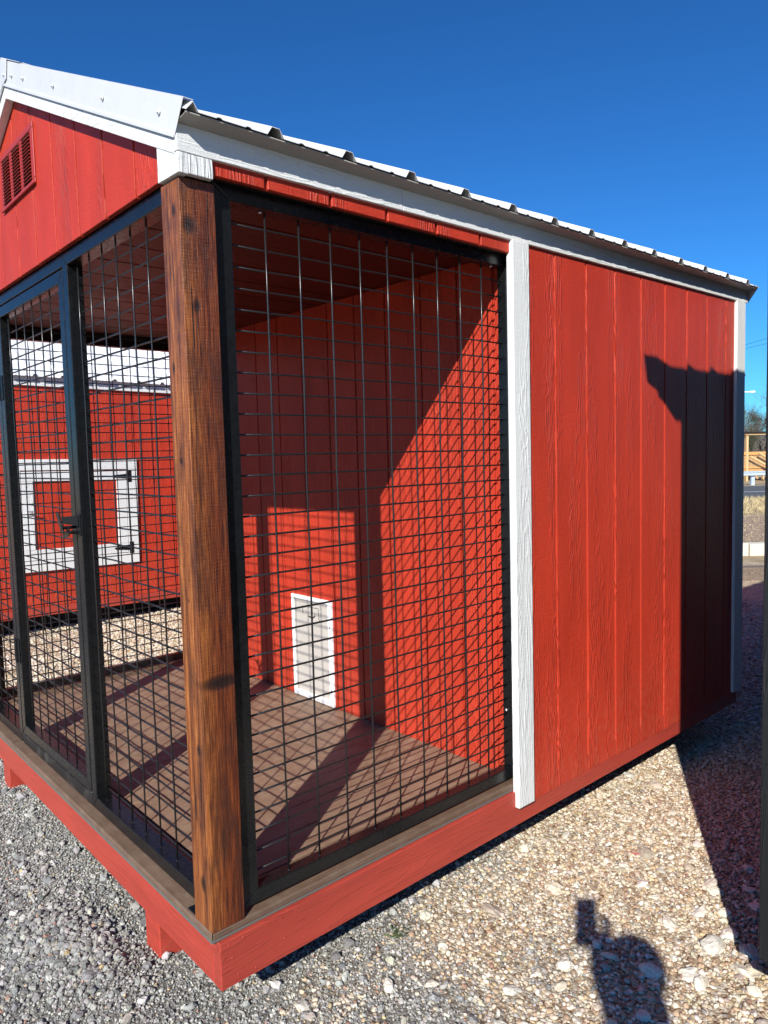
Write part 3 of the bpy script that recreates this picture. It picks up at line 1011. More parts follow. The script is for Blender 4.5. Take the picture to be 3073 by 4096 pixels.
# gravity latch: striker arm on the jamb, thumb lever on the door
lt = MB()
lt.box(-34.9, -33.9, FY - .16, FY - .01, 42.6, 45.4)
lt.add([(-34.3, FY - .1, 45.2), (-37.0, FY - 1.3, 45.0), (-37.0, FY - 1.3, 44.2), (-34.3, FY - .1, 43.9), (-34.3, FY - .28, 45.2), (-37.0, FY - 1.48, 45.0), (-37.0, FY - 1.48, 44.2), (-34.3, FY - .28, 43.9)],
       [(0, 1, 2, 3), (7, 6, 5, 4), (0, 4, 5, 1), (1, 5, 6, 2), (2, 6, 7, 3), (3, 7, 4, 0)])
lt.build('latch', m_black, door, .04)
l2 = MB()
l2.prism([(-38.6, 45.2), (-38.2, 45.7), (-37.6, 45.5), (-37.1, 44.7), (-36.3, 43.6), (-35.8, 43.2), (-36.0, 42.8), (-36.7, 42.9), (-37.5, 43.8), (-38.0, 44.7)], 'y', FY - 1.6, FY - 1.48)
l2.prism([(-37.6, 42.5), (-35.2, 43.8), (-34.9, 43.3), (-35.2, 42.5), (-37.5, 42.2)], 'y', FY - 1.2, FY - 1.08)
l2.tube([(-36.4, FY - 1.65, 43.6), (-36.4, FY + .2, 43.6)], .22, 8)
l2.tube([(-35.0, FY - 1.1, 43.1), (-35.0, FY - .1, 43.0)], .25, 8)
l2.build('latch_lever', m_black, door, .03)
# small foot bracket by the post
MB().box(-5.9, -4.2, -.35, FY + .2, DK + .02, DK + .18).build('foot_bracket', m_black, K, .05)
# weld spatter and screws on frame
sc = MB()
for (x_, y_, z_) in ((-1.95, 9.0, 76.35), (-1.95, 44.5, 76.4)): sc.ball((x_, y_, z_), .2, 8, 4, (1, 1, .5))
sc.ball((-2.0, 46.52, 15.9), .2, 8, 4, (1, .5, 1)); sc.build('screw_heads', m_screw, K, smooth=True)

# ---- dog door in the rear wall
dd = MB()
X0, X1, Z0, Z1 = -55.0, -42.4, 6.15, 25.85
for (a, b_, c_, d_) in ((X0, X0 + .65, Z0, Z1), (X1 - 1.15, X1, Z0, Z1), (X0 + .65, X1 - 1.15, Z0, Z0 + 1.1), (X0 + .65, X1 - 1.15, Z1 - .75, Z1)):
    dd.box(a, b_, BW - .5, BW - .005, c_, d_)
ddo = dd.build('dog_door', m_whiteplastic, K, .1, 2)
MB().box(X0 + .66, X1 - 1.16, BW - .2, BW - .12, Z0 + 1.11, Z1 - .76).build('door_flap', m_flap, ddo)
hd = MB()
hd.tube([(-51.5, BW - .24, 22.4), (-51.6, BW - .24, 23.8), (-46.6, BW - .24, 23.9), (-46.4, BW - .24, 21.6)], .05, 5)
hd.tube([(-49.7, BW - .26, 22.1), (-48.4, BW - .3, 21.9), (-47.6, BW - .26, 22.4)], .12, 6)
hd.build('flap_magnet', m_black, ddo)
for z_ in (20.9, 9.2):
    MB().ball((X1 - .6, BW - .5, z_), .17, 8, 4, (1, .4, 1)).build('screw', m_black, ddo)

WD = bpx(1590, 3742, ZG)
wd = MB(); r5 = random.Random(5)
for i in range(18):
    a_ = r5.uniform(0, 6.28); L_ = r5.uniform(.5, 1.7); c0 = (WD.x + r5.gauss(0, .5), WD.y + r5.gauss(0, .4))
    d_ = (math.cos(a_), math.sin(a_)); zz_ = ZG + height(*c0) + .15
    wd.add([(c0[0] - d_[1] * .07, c0[1] + d_[0] * .07, zz_), (c0[0] + d_[1] * .07, c0[1] - d_[0] * .07, zz_), (c0[0] + d_[0] * L_ * .6 + d_[1] * .08, c0[1] + d_[1] * L_ * .6 - d_[0] * .08, zz_ + .4), (c0[0] + d_[0] * L_, c0[1] + d_[1] * L_, zz_ + .25)], [(0, 1, 2), (0, 2, 3)])
tag(wd.build('weed', simple('weed_leaf', (.06, .085, .03), .8)), 'small green weed growing in the gravel beside the kennel rim', 'weed')
LF = bpx(2545, 3428, ZG)
tag(MB().add([(LF.x - .9, LF.y - .5, ZG + .5), (LF.x, LF.y + .05, ZG + .62), (LF.x + .9, LF.y + .6, ZG + .5), (LF.x + .1, LF.y - .25, ZG + .5), (LF.x, LF.y - .1, ZG + .4)], [(0, 1, 4), (1, 2, 4), (2, 3, 4), (3, 0, 4)]).build('leaf', simple('dry_red_leaf', (.30, .03, .04), .6)), 'small dark red leaf lying on the tan pebbles', 'leaf')

# ------------------------------------------------------------------ second red shed seen through the mesh
S2 = thing('hatch_shed', (-200, 50, ZG), 'red shed with white framed hatch and ribbed white roof seen through the black mesh', 'shed')
def s2box(name, mat, *a, bev=.06, par=None):
    return MB().box(*a).build(name, mat, par or S2, bev)
YA, YB = -26.0, 142.0
for i in range(22):
    g = -25.0 + 7.95 * i - 1.0
    a, b_ = max(YA, g + .15), min(YB, g + 7.95 - .15)
    if a < b_ - 1:
        s2box('siding_board', m_red, -200.35, -200, a, b_, 3.6, 80)
s2box('siding_backing', m_red, -200.9, -200.4, YA, YB, 3.6, 80.5, bev=0)
s2box('rim_board', m_rim_y, -200.6, -199.2, YA, YB, .6, 5.0 - 1.5)
s2box('fascia_board', m_white_y, -200.2, -199.2, YA - 1, YB + 1, 78.2, 81.8)
s2box('skid', m_dark, -212, -208, YA, YB, ZG - .3, .6)
s2box('skid', m_dark, -240, -236, YA, YB, ZG - .3, .6)
for y_ in (YA, YB):
    MB().prism([(-200.4, .6), (-290, .6), (-290, 80.5), (-245.2, 101.0), (-200.4, 80.5)], 'y', y_ + (.2 if y_ < 0 else -1), y_ + (1 if y_ < 0 else -.2)).build('gable_wall', m_red, S2)
s2box('rear_wall', m_red, -290.5, -289.5, YA, YB, 3.6, 80.5)
m_metal2 = simple('bright_white_roof_metal', (.80, .81, .82), .35, 0, 0, .5, .005)
roof(S2, -197.4, -245.2, 81.2, .46, YA - 1.5, YB + 1.5, 8.3, mat=m_metal2)
roof(S2, -293, -245.2, 81.2, .46, YA - 1.5, YB + 1.5, 8.3, mat=m_metal2)
s2box('drip_edge', m_metal, -199.15, -199.05, YA - 1, YB + 1, 79.6, 81.6, bev=0)
s2box('corner_trim', m_white, -200, -199.2, YA - .3, YA + 3.4, 2.2, 78.2)
s2box('corner_trim', m_white, -200, -199.2, YB - 3.4, YB + .3, 2.2, 78.2)
# hatch with its frame
fx0, fx1 = -199.98, -199.15
s2box('hatch_trim', m_white_y, fx0, fx1, 34.9, 78.2, 50.0, 53.7)
s2box('hatch_trim', m_white_y, fx0, fx1, 34.9, 78.2, 15.8, 19.45)
s2box('hatch_trim', m_white, fx0, fx1, 34.9, 38.4, 19.5, 49.95)
s2box('hatch_trim', m_white, fx0, fx1, 74.3, 78.2, 19.5, 49.95)
hp = s2box('hatch_door', m_red, -199.98, -199.72, 38.6, 74.1, 19.7, 49.6)
for (a, b_, c_, d_, mt) in ((38.6, 74.1, 46.3, 49.6, m_white_y), (38.6, 74.1, 19.7, 23.2, m_white_y), (38.6, 42.2, 23.25, 46.25, m_white), (70.6, 74.1, 23.25, 46.25, m_white)):
    s2box('door_rail', mt, -199.7, -199.2, a, b_, c_, d_, par=hp)
for zc_ in (47.5, 21.4):
    h = MB()
    h.prism([(74.4, zc_ - 2.1), (75.9, zc_ - 2.1), (75.9, zc_ + 2.1), (74.4, zc_ + 2.1)], 'x', -199.1, -198.95)
    h.prism([(74.4, zc_ - .85), (74.4, zc_ + .85), (69.2, zc_ + .35), (68.8, zc_), (69.2, zc_ - .35)], 'x', -199.1, -198.95)
    h.tube([(74.35, 0, 0), (74.36, 0, 0)], .01, 3) if False else None
    h.build('hinge', m_black, hp)
h = MB(); h.tube([(-199.1, 40.6, 35.6), (-198.4, 40.7, 35.8), (-198.3, 42.0, 35.4), (-198.4, 43.6, 35.2)], .2, 6)
h.box(-199.18, -199.0, 39.8, 41.6, 34.7, 36.6)
h.build('hatch_latch', m_screw, hp)
S2.rotation_euler = (math.radians(-.9), 0, 0)

# ------------------------------------------------------------------ charcoal shed just outside the right edge; its corner trim shows
NX, NY = 34.45, 40.5
N = thing('charcoal_shed', (NX + 40, NY, ZG), 'tall charcoal shed whose rough black corner trim stands at the right edge of the photo', 'shed')
ng_ = MB()
MB().box(NX, NX + 3.4, NY - .45, NY + .4, 1.45, 96.4).build('corner_trim', m_blackwood, N, .1, 2)
MB().box(NX, NX + .75, NY + .45, NY + 3.4, 1.45, 96.4).build('corner_trim', m_blackwood, N, .1, 2)
y = NY + .6
while y < NY + 143:
    MB().box(NX + .3, NX + .65, y, min(y + 7.7, NY + 143.5), 3.2, 97).build('siding_board', m_blacksiding, N)
    y += 8
x = NX + .7
while x < NX + 95:
    MB().box(x, min(x + 7.7, NX + 95.5), NY + .1, NY + .38, 3.2, 97 + .55 * min(x - NX, NX + 96 - x)).build('siding_board', m_blacksiding, N)
    x += 8
MB().box(NX + .66, NX + 1.2, NY + .4, NY + 143.5, 3.2, 97).build('wall_backing', m_dark, N)
MB().prism([(NX + .8, 3.2), (NX + 95, 3.2), (NX + 95, 97), (NX + 48, 122), (NX + .8, 97)], 'y', NY + .4, NY + .8).build('wall_backing', m_dark, N)
MB().prism([(NX + .8, 3.2), (NX + 95, 3.2), (NX + 95, 97), (NX + 48, 122), (NX + .8, 97)], 'y', NY + 143, NY + 143.6).build('end_wall', m_blacksiding, N)
MB().box(NX + 94.5, NX + 95.4, NY + .8, NY + 143, 3.2, 97).build('side_wall', m_blacksiding, N)
MB().box(NX + .6, NX + 95, NY + .3, NY + 143, -.3, 3.3).build('rim_board', m_blacksiding, N, .08)
for x_ in (NX + 3.0, NX + 45, NX + 85):
    MB().box(x_, x_ + 4, NY + 1.5, NY + 142, ZG - .6, -.3).build('skid', m_blackwood, N)
ES = 31.3      # outer face of the eave
MB().box(ES + .5, ES + 1.4, 36.6, NY + 144, 97.0, 100.6).build('fascia_board', m_blackwood, N, .06)
MB().box(ES + 1.4, NX + 1, 36.7, NY + 144, 97.1, 97.5).build('soffit', m_blackwood, N)
MB().prism([(ES + .5, 96.9), (NX + 48, 96.9 + .56 * (NX + 48 - ES - .5)), (NX + 48, 100.6 + .56 * (NX + 48 - ES - .5)), (ES + .5, 100.6)], 'y', 36.0, 36.6).build('rake_board', m_blackwood, N, .06)
MB().prism([(NX + 95.5, 96.9), (NX + 48, 96.9 + .56 * (NX + 48 - ES - .5)), (NX + 48, 100.6 + .56 * (NX + 48 - ES - .5)), (NX + 95.5, 100.6)], 'y', 36.0, 36.6).build('rake_board', m_blackwood, N, .06)
MB().prism([(ES, 98.6), (NX + 48, 98.6 + .56 * (NX + 48 - ES)), (NX + 48, 102.6 + .56 * (NX + 48 - ES)), (ES - .7, 102.3)], 'y', 33.2, 33.4).build('rake_flashing', m_blackwood, N)
MB().prism([(ES - .7, 102.2), (NX + 48, 102.5 + .56 * (NX + 48 - ES)), (NX + 48, 102.6 + .56 * (NX + 48 - ES)), (ES - .7, 102.3)], 'y', 33.2, 37.5).build('rake_flashing', m_blackwood, N)
roof(N, ES - .7, NX + 48, 100.9, .56, 34.0, NY + 145, 39.6, .0, rp=9.15)
roof(N, NX + 99, NX + 48, 100.9, .56, 34.0, NY + 145, 39.6, .0, rp=9.15)

# ------------------------------------------------------------------ third shed behind, only its eave tip shows past the white trim
T = thing('rear_shed', (-80, 200, ZG), 'grey eave tip of a shed standing behind the red kennel', 'shed')

# ------------------------------------------------------------------ beyond the yard: kerb, verge, road, guard rail, timber deck, trees
def bandbox(b, s0, s1, l0, l1, z0, z1):
    c4 = [fp(s0, l0), fp(s0, l1), fp(s1, l1), fp(s1, l0)]
    vs = [(c[0], c[1], z0) for c in c4] + [(c[0], c[1], z1) for c in c4]
    return b.add(vs, [(0, 3, 2, 1), (4, 5, 6, 7), (0, 1, 5, 4), (1, 2, 6, 5), (2, 3, 7, 6), (3, 0, 4, 7)])


m_conc = simple('pale_concrete', (.62, .58, .48), .9, 0, .1, 1.5, .1)
m_tie = simple('weathered_timber', (.17, .13, .10), .95, 0, .5, 1.2, .35)
m_asph = simple('grey_asphalt', (.085, .088, .095), .9, 0, .2, 1, .12)
m_line = simple('road_paint', (.75, .75, .73), .7)
m_galv = simple('galvanised_steel', (.55, .60, .66), .45, .35, 0, .3, .06)
m_pine = simple('new_pine_lumber', (.62, .40, .19), .7, 0, .1, .8, .2)
m_pine2 = simple('orange_pine_rail', (.60, .29, .09), .7, 0, .1, .8, .2)
m_bark = simple('grey_bark', (.11, .095, .085), .95, 0, .5, .3, .3)
m_leafc = simple('dull_evergreen_leaf', (.06, .065, .025), .9, 0, 0, .1, .4)
m_grass = simple('green_grass', (.07, .12, .03), .9, 0, 0, .5, .4)

b = MB(); bandbox(b, 312, 319, 60, 330, ZG - 1, ZG + 5.4)
tag(b.build('landscape_timber', m_tie, bevel=.5, seg=2), 'dark weathered timber edging lying across the gravel before the pale kerb', 'timber')
for i, (l0, l1, lab) in enumerate(((148, 172, 'pale concrete kerb stone hidden behind the white corner trim of the red kennel'),
                                   (172.5, 196.5, 'pale concrete kerb stone showing right beside the white corner trim'),
                                   (197, 221, 'pale concrete kerb stone between the white trim and the black trim'),
                                   (221.5, 246, 'pale concrete kerb stone behind the black trim at the right edge'))):
    b = MB()
    bandbox(b, 392 + (i % 2) * .6, 400, l0, l1, ZG - 2, ZG + 5.6 - (i % 3) * .3)
    tag(b.build('kerb_stone', m_conc, bevel=.4, seg=2), lab, 'kerb stone', 'kerb stones at the end of the gravel yard')
band_grid('bare_soil', 401, 620, -400, 700, ZG - 1.25, simple('bare_brown_soil', (.31, .215, .15), 1, 0, .6, .35, .3))
# grass tufts and dry verge
b = MB()
for i in range(900):
    p = fp(random.uniform(401, 418), random.uniform(140, 260))
    h_ = random.uniform(2, 6.5) * (1 - .25 * random.random()); a = random.uniform(0, 6.28); w = .35
    q = (p[0] + random.uniform(-2, 2), p[1] + random.uniform(-2, 2), ZG - 1 + h_)
    b.add([(p[0] - w * math.cos(a), p[1] - w * math.sin(a), ZG - 1.4), (p[0] + w * math.cos(a), p[1] + w * math.sin(a), ZG - 1.4), q], [(0, 1, 2)])
tag(b.build('green_grass', m_grass), 'small patch of green grass growing behind the concrete kerb', 'grass', kind='stuff')
b = MB()
for i in range(7000):
    s_ = random.uniform(430, 840); p = fp(s_, random.uniform(s_ * .42, s_ * .62))
    h_ = random.uniform(1, 3) * (1.7 if s_ > 640 else .35); a = random.uniform(0, 6.28); w = .5
    q = (p[0] + random.uniform(-2, 2), p[1] + random.uniform(-2, 2), ZG - 1.4 + h_)
    b.add([(p[0] - w * math.cos(a), p[1] - w * math.sin(a), ZG - 1.5), (p[0] + w * math.cos(a), p[1] + w * math.sin(a), ZG - 1.5), q], [(0, 1, 2)])
tag(b.build('dry_grass', simple('straw', (.47, .38, .21), 1, 0, 0, .2, .3)), 'dry straw coloured grass on the verge before the road', 'grass', kind='stuff')
band_grid('road', 828, 1095, -1500, 3500, ZG - 1.2, m_asph)
band_grid('road_marking', 950, 955, -1500, 3500, ZG - 1.0, m_line)
band_grid('road_shoulder', 1095, 1180, -1500, 3500, ZG - 1.1, m_dry)

# guard rail
G = thing('guard_rail', fp(1112, 560, ZG), 'galvanised steel guard rail along the far side of the road', 'guard rail')
b = MB()
prof = [(-1.2, 13.2), (.6, 14.0), (.6, 15.4), (-1.2, 16.4), (-1.2, 17.4), (.6, 18.4), (.6, 19.8), (-1.2, 20.6), (-1.6, 20.6), (.2, 19.6), (.2, 18.5), (-1.6, 17.5), (-1.6, 16.3), (.2, 15.2), (.2, 14.2), (-1.6, 13.2)]
n = len(prof); vs = []
for l in (300, 950):
    for (u, z) in prof: vs.append(fp(1110 - u, l, ZG + z))
b.add(vs, [tuple(range(n)), tuple(range(2 * n - 1, n - 1, -1))] + [(i, (i + 1) % n, (i + 1) % n + n, i + n) for i in range(n)])
b.build('rail_beam', m_galv, G)
for k in range(9):
    b = MB(); l = 562.5 + (k - 4) * 75
    bandbox(b, 1113, 1118, l - 2.6, l + 2.6, ZG - 2, ZG + 19.5)
    b.build('post', m_galv, G)

# timber deck with stairs behind the road
D0 = 1260
Dk = thing('timber_deck', fp(D0, 660, ZG), 'new orange pine deck with railing and stairs beyond the guard rail', 'deck')
px = lambda X: (X - 1536.5) / 2927.3 * D0
pz = lambda Yp: CAM.z + D0 * (1804 - Yp) / 2927.3
def dbox(name, mat, s0, s1, X0_, X1_, Y1_, Y0_):
    b = MB(); bandbox(b, D0 + s0, D0 + s1, px(X0_), px(X1_), pz(Y1_), pz(Y0_)); return b.build(name, mat, Dk)
dbox('top_rail', m_pine2, -3, 3, 2940, 3150, 1836, 1824)
dbox('bottom_rail', m_pine2, -2, 2, 2940, 3150, 1890, 1884)
for i in range(42):
    X_ = 2941 + i * 5.0
    dbox('baluster', m_pine, -1, 1, X_, X_ + 2.4, 1886, 1832)
dbox('post', m_pine, -4, 4, 2983, 2991, 1942, 1757)
dbox('post', m_pine, -4, 4, 3110, 3118, 1942, 1757)
dbox('roof_beam', m_pine, -6, 6, 2976, 3160, 1757, 1750)
dbox('roof_edge', m_dark, -9, 9, 2970, 3170, 1750, 1745)
dbox('deck_floor', m_pine2, 0, 110, 2940, 3150, 1900, 1893)
for i in range(6):
    X_ = 2945 + i * 38
    dbox('support_post', m_pine, 4, 9, X_, X_ + 6, 1942, 1900)
b = MB()
for (xa, ya, xb, yb) in ((2990, 1842, 3064, 1884), (3022, 1828, 3072, 1858), (2990, 1900, 3020, 1930), (3030, 1900, 3064, 1925)):
    A_ = fp(D0 - 12, px(xa)); B_ = fp(D0 - 12, px(xb))
    b.tube([(A_[0], A_[1], pz(ya)), (B_[0], B_[1], pz(yb))], 1.8, 4)
b.build('stair_stringer', m_pine, Dk)
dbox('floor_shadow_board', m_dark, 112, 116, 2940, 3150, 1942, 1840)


def bare_tree_mesh(seed, H, spread, crown0=.25, levels=6, name='crown', thin=1.0):
    r = random.Random(seed)
    trunk = MB(); crown = MB()
    def grow(p, d, L, rad, lev):
        pts = [p]; q = p; dd_ = d
        for i in range(3):
            dd_ = (dd_ + Vector((r.uniform(-.2, .2), r.uniform(-.2, .2), r.uniform(-.05, .15)))).normalized()
            q = q + dd_ * L / 3; pts.append(q)
        tgt = trunk if lev == 0 else crown
        tgt.tube(pts, [rad, rad * .85, rad * .72, rad * .6], 5 if lev < 2 else 3, cap=False)
        if lev >= levels: return
        for k in range(r.choice((2, 3, 3)) if lev > 0 else 5):
            t = r.uniform(.45, 1) if lev > 0 else r.uniform(.55, 1)
            o = pts[0].lerp(pts[-1], t)
            a = r.uniform(0, 6.283)
            side = Vector((math.cos(a), math.sin(a), 0))
            nd_ = (dd_ * r.uniform(.4, .9) + side * spread * r.uniform(.5, 1.1) + Vector((0, 0, .12))).normalized()
            grow(o, nd_, L * r.uniform(.62, .8), rad * .55 * thin, lev + 1)
    grow(Vector((0, 0, 0)), Vector((0, 0, 1)), H * .34, H * .016, 0)
    return trunk, crown


def tree(name, s, l, seed, H, label, group=None, spread=.8, levels=6, meshes=None):
    p = fp(s, l, ZG - 2)
    root = thing(name, p, label, 'tree', group)
    if meshes is None:
        t, c = bare_tree_mesh(seed, H, spread, levels=levels)
        meshes = (t.mesh('trunk', m_bark), c.mesh('crown', m_bark))
    inst('trunk', meshes[0], root, p); inst('crown', meshes[1], root, p)
    return root, meshes


_, tm = tree('bare_tree', 2300, 1235, 3, 340, 'tall bare tree whose branches reach in from the right edge against the sky', None, .9, 6)
_, ta = tree('bare_tree', 2700, 1370, 11, 240, 'bare brown tree in the wood behind the timber deck', 'bare trees in the wood behind the deck', .8, 6)
_, tb = tree('bare_tree', 2600, 1300, 12, 215, 'bare brown tree in the wood behind the timber deck', 'bare trees in the wood behind the deck', 1.0, 6)
rr = random.Random(9)
for i in range(16):
    s_ = 2450 + rr.uniform(0, 900)
    l_ = s_ * rr.uniform(.42, .62)
    rt_, _ = tree('bare_tree', s_, l_, 0, 0, 'bare brown tree in the wood behind the timber deck', 'bare trees in the wood behind the deck', meshes=(ta, tb)[i % 2])
    k_ = rr.uniform(.75, 1.1)
    rt_.scale = (k_, k_, k_); rt_.rotation_euler = (0, 0, rr.uniform(0, 6.28))


def leafy(name, s, l, H, Wd, label, n=5000):
    p = Vector(fp(s, l, ZG - 2))
    root = thing(name, p, label, 'tree')
    MB().tube([p, p + Vector((0, 0, H * .6))], [H * .03, H * .015], 6).build('trunk', m_bark, root)
    b = MB(); r = random.Random(4)
    cl = [(Vector((r.uniform(-1, 1) * Wd * .4, r.uniform(-1, 1) * Wd * .4, H * r.uniform(.25, .95)))) for _ in range(26)]
    for i in range(n):
        c_ = p + r.choice(cl) + Vector((r.gauss(0, 1), r.gauss(0, 1), r.gauss(0, .8))) * Wd * .11
        u = Vector((r.uniform(-1, 1), r.uniform(-1, 1), r.uniform(-1, 1))).normalized() * H * .012
        v = u.orthogonal().normalized() * H * .007
        b.add([c_ - u, c_ + v, c_ + u], [(0, 1, 2)])
    b.build('crown', m_leafc, root)


leafy('evergreen_tree', 2350, 1163, 175, 80, 'dull green evergreen tree beside the white shed trim behind the deck', 4500)
# thicket behind: one mass
b = MB(); r = random.Random(2)
for i in range(9000):
    s_ = r.uniform(3200, 3600); l_ = s_ * r.uniform(.38, .68)
    p = fp(s_, l_, ZG - 2); hgt = r.uniform(40, 170) * (0.5 + r.random() * .5)
    q = (p[0] + r.uniform(-40, 40), p[1] + r.uniform(-40, 40), ZG + hgt)
    w = r.uniform(1, 2.6)
    b.add([(p[0] - w, p[1] - w, q[2] - r.uniform(50, 110)), (p[0] + w, p[1] + w, q[2] - 90), q], [(0, 1, 2)])
tag(b.build('brush_thicket', m_bark), 'grey brown leafless thicket closing the view behind the road', 'thicket', kind='stuff')

# power cables high across the road
for (za, zb_, lb) in ((1404, 1378, 'upper of the two thin power cables crossing the blue sky'), (1418, 1398, 'lower of the two thin power cables crossing the blue sky')):
    S_ = 1900; pts = []
    for i in range(13):
        X_ = 2700 + i * 60
        Y_ = za + (zb_ - za) * (X_ - 2975) / 95
        pts.append(fp(S_, (X_ - 1536.5) / 2927.3 * S_, CAM.z + S_ * (1804 - Y_) / 2927.3))
    tag(MB().tube(pts, .45, 4).build('power_cable', m_black), lb, 'cable')
# street lamp
p = Vector(fp(1400, (3015 - 1536.5) / 2927.3 * 1400 - 70, ZG))
SL = thing('street_lamp', p, 'white street lamp whose arm shows beside the shed trim', 'street lamp')
zz = CAM.z + 1400 * (1804 - 1587) / 2927.3
MB().tube([p, (p.x, p.y, zz)], [3, 2], 8).build('pole', m_galv, SL)
q = fp(1400, (3018 - 1536.5) / 2927.3 * 1400, zz)
MB().tube([(p.x, p.y, zz), q], [1.2, 1.2], 6).build('lamp_arm', m_whiteplastic, SL)
q2 = fp(1400, (3000 - 1536.5) / 2927.3 * 1400, zz)
MB().tube([q2, q], [2.0, 2.2], 8).build('lamp_head', m_whiteplastic, SL)

# rear shed geometry (its front wall faces the kennel's back)
tx, ty = -68.9, 205.0
e = bpx(2989, 1497, 82.0)
WP[T.name] = Vector((e.x - 50, e.y - 50, ZG)); T.location = WP[T.name] * IN
m_tipgrey = simple('grey_eave_metal', (.12, .12, .125), .5)
MB().box(e.x - 92, e.x - 8, e.y - 100, e.y - 3, .5, 80).build('wall', m_red, T, .1)
MB().box(e.x - 93, e.x - 7.2, e.y - 101, e.y - 2, 77.5, 80.4).build('fascia_board', m_white_y, T, .1)
roof(T, e.x - .5, e.x - 50, 81.3, .46, e.y - 103, e.y, e.y - 98, mat=m_tipgrey)
roof(T, e.x - 99.5, e.x - 50, 81.3, .46, e.y - 103, e.y, e.y - 98, mat=m_tipgrey)
MB().box(e.x - 11, e.x - 7.8, e.y - 2.95, e.y - 2, 2, 78).build('corner_trim', m_white, T, .08)
MB().box(e.x - 88, e.x - 12, e.y - 96, e.y - 7, ZG - 1, .5).build('skid', m_dark, T)

# ------------------------------------------------------------------ photographer behind the phone (casts the shadow on the pebbles)
m_skin = simple('skin', (.42, .22, .15), .5)
m_jacket = simple('dark_jacket', (.03, .035, .05), .8, 0, .05, 2, .2)
m_jeans = simple('blue_jeans', (.04, .06, .12), .85, 0, .05, 4, .2)
m_shoe = simple('brown_boot', (.07, .04, .025), .6)
m_hair = simple('dark_hair', (.03, .018, .01), .5)
BF = NF; BR = RF
def bp_(back, right, z):
    p = Vector((CAM.x, CAM.y, 0)) - BF * back + BR * right
    return Vector((p.x, p.y, z))
def bs_(b_, r_, z_): return bp_(b_, r_ - 5.0, z_)
root_p = bp_(19, -4.5, ZG)
PERS = thing('person', root_p, 'person in dark jacket and jeans holding up a phone, shadow on the pebbles', 'person')
PERS_C = []
def skin_mesh(name, verts, edges, radii, mats, parent, matf, subd=2, rootv=0):
    me = bpy.data.meshes.new(name)
    o = wp(parent)
    me.from_pydata([(Vector(v) - o) * IN for v in verts], edges, [])
    ob = bpy.data.objects.new(name, me)
    place(ob, parent, o)
    md = ob.modifiers.new('skin', 'SKIN')
    sv = me.skin_vertices[0].data
    for i, r_ in enumerate(radii):
        rr_ = r_ if hasattr(r_, '__len__') else (r_, r_)
        sv[i].radius = (rr_[0] * IN, rr_[1] * IN)
        sv[i].use_root = (i == rootv)
    s2 = ob.modifiers.new('sub', 'SUBSURF'); s2.levels = subd; s2.render_levels = subd
    dg = bpy.context.evaluated_depsgraph_get()
    me2 = bpy.data.meshes.new_from_object(ob.evaluated_get(dg))
    ob.modifiers.clear()
    ob.data = me2
    me2.materials.clear()
    for m_ in mats: me2.materials.append(m_)
    for p_ in me2.polygons:
        c_ = p_.center / IN + o
        p_.material_index = matf(c_)
        p_.use_smooth = True
    return ob
V_ = []; E_ = []; R_l = []
def jv(v, r_, par=None):
    V_.append(v); R_l.append(r_)
    if par is not None: E_.append((par, len(V_) - 1))
    return len(V_) - 1
pel = jv(bs_(20, .5, 30), (5.6, 4.6))
wai = jv(bs_(20, .5, 36), (5.0, 4.0), pel)
che = jv(bs_(20, .6, 43), (6.0, 4.4), wai)
nkb = jv(bs_(20, 2.0, 48.3), (3.4, 3.0), che)
nk = jv(bs_(19.6, 3.6, 51.0), (2.2, 2.3), nkb)
hd0 = jv(bs_(18.4, 4.5, 53.6), (2.7, 3.2), nk)
hd1 = jv(bs_(18.6, 4.7, 57.0), (2.95, 3.5), hd0)
hd2 = jv(bs_(18.9, 4.7, 58.9), (2.0, 2.4), hd1)
# right arm raised to the phone
sh = jv(bs_(20, 8.2, 46.3), 2.5, che)
el = jv(bs_(11.5, 8.6, 39.6), 2.1, sh)
wr = jv(bp_(2.6, .7, 45.2), (1.25, 1.2), el)
pm = jv(bp_(1.5, .8, 47.6), (1.6, .75), wr)
pm2 = jv(bp_(1.45, 1.7, 49.4), (.8, .7), pm)
# left arm hanging
sl = jv(bs_(20, -7.2, 46.3), 2.5, che)
ell = jv(bs_(20.5, -9.4, 35), 1.75, sl)
wl = jv(bs_(18.5, -9.8, 25.5), 1.1, ell)
pl = jv(bs_(18, -9.7, 22.5), (1.5, .7), wl)
for sgn in (-1, 1):
    hp_ = jv(bs_(20, .5 + sgn * 3.6, 27), 3.5, pel)
    kn = jv(bs_(19.5, .5 + sgn * 4.2, 12.8), 2.3, hp_)
    an = jv(bs_(20.3, .5 + sgn * 4.6, -2.2), 1.6, kn)
    he = jv(bs_(20.3, .5 + sgn * 4.6, -4.2), 1.5, an)
    to = jv(bs_(13.5, .5 + sgn * 5.4, -4.4), (1.7, 1.1), he)
def bodym(c_):
    if c_.z < -1.5: return 3
    if c_.z < 29: return 2 if (c_ - bs_(18, -9.7, 24)).length > 4 else 0
    if c_.z > 49.6: return 0
    if (c_ - bp_(2, 2, 47.5)).length < 3.2: return 0
    return 1
skin_mesh('body', V_, E_, R_l, [m_skin, m_jacket, m_jeans, m_shoe], PERS, bodym)
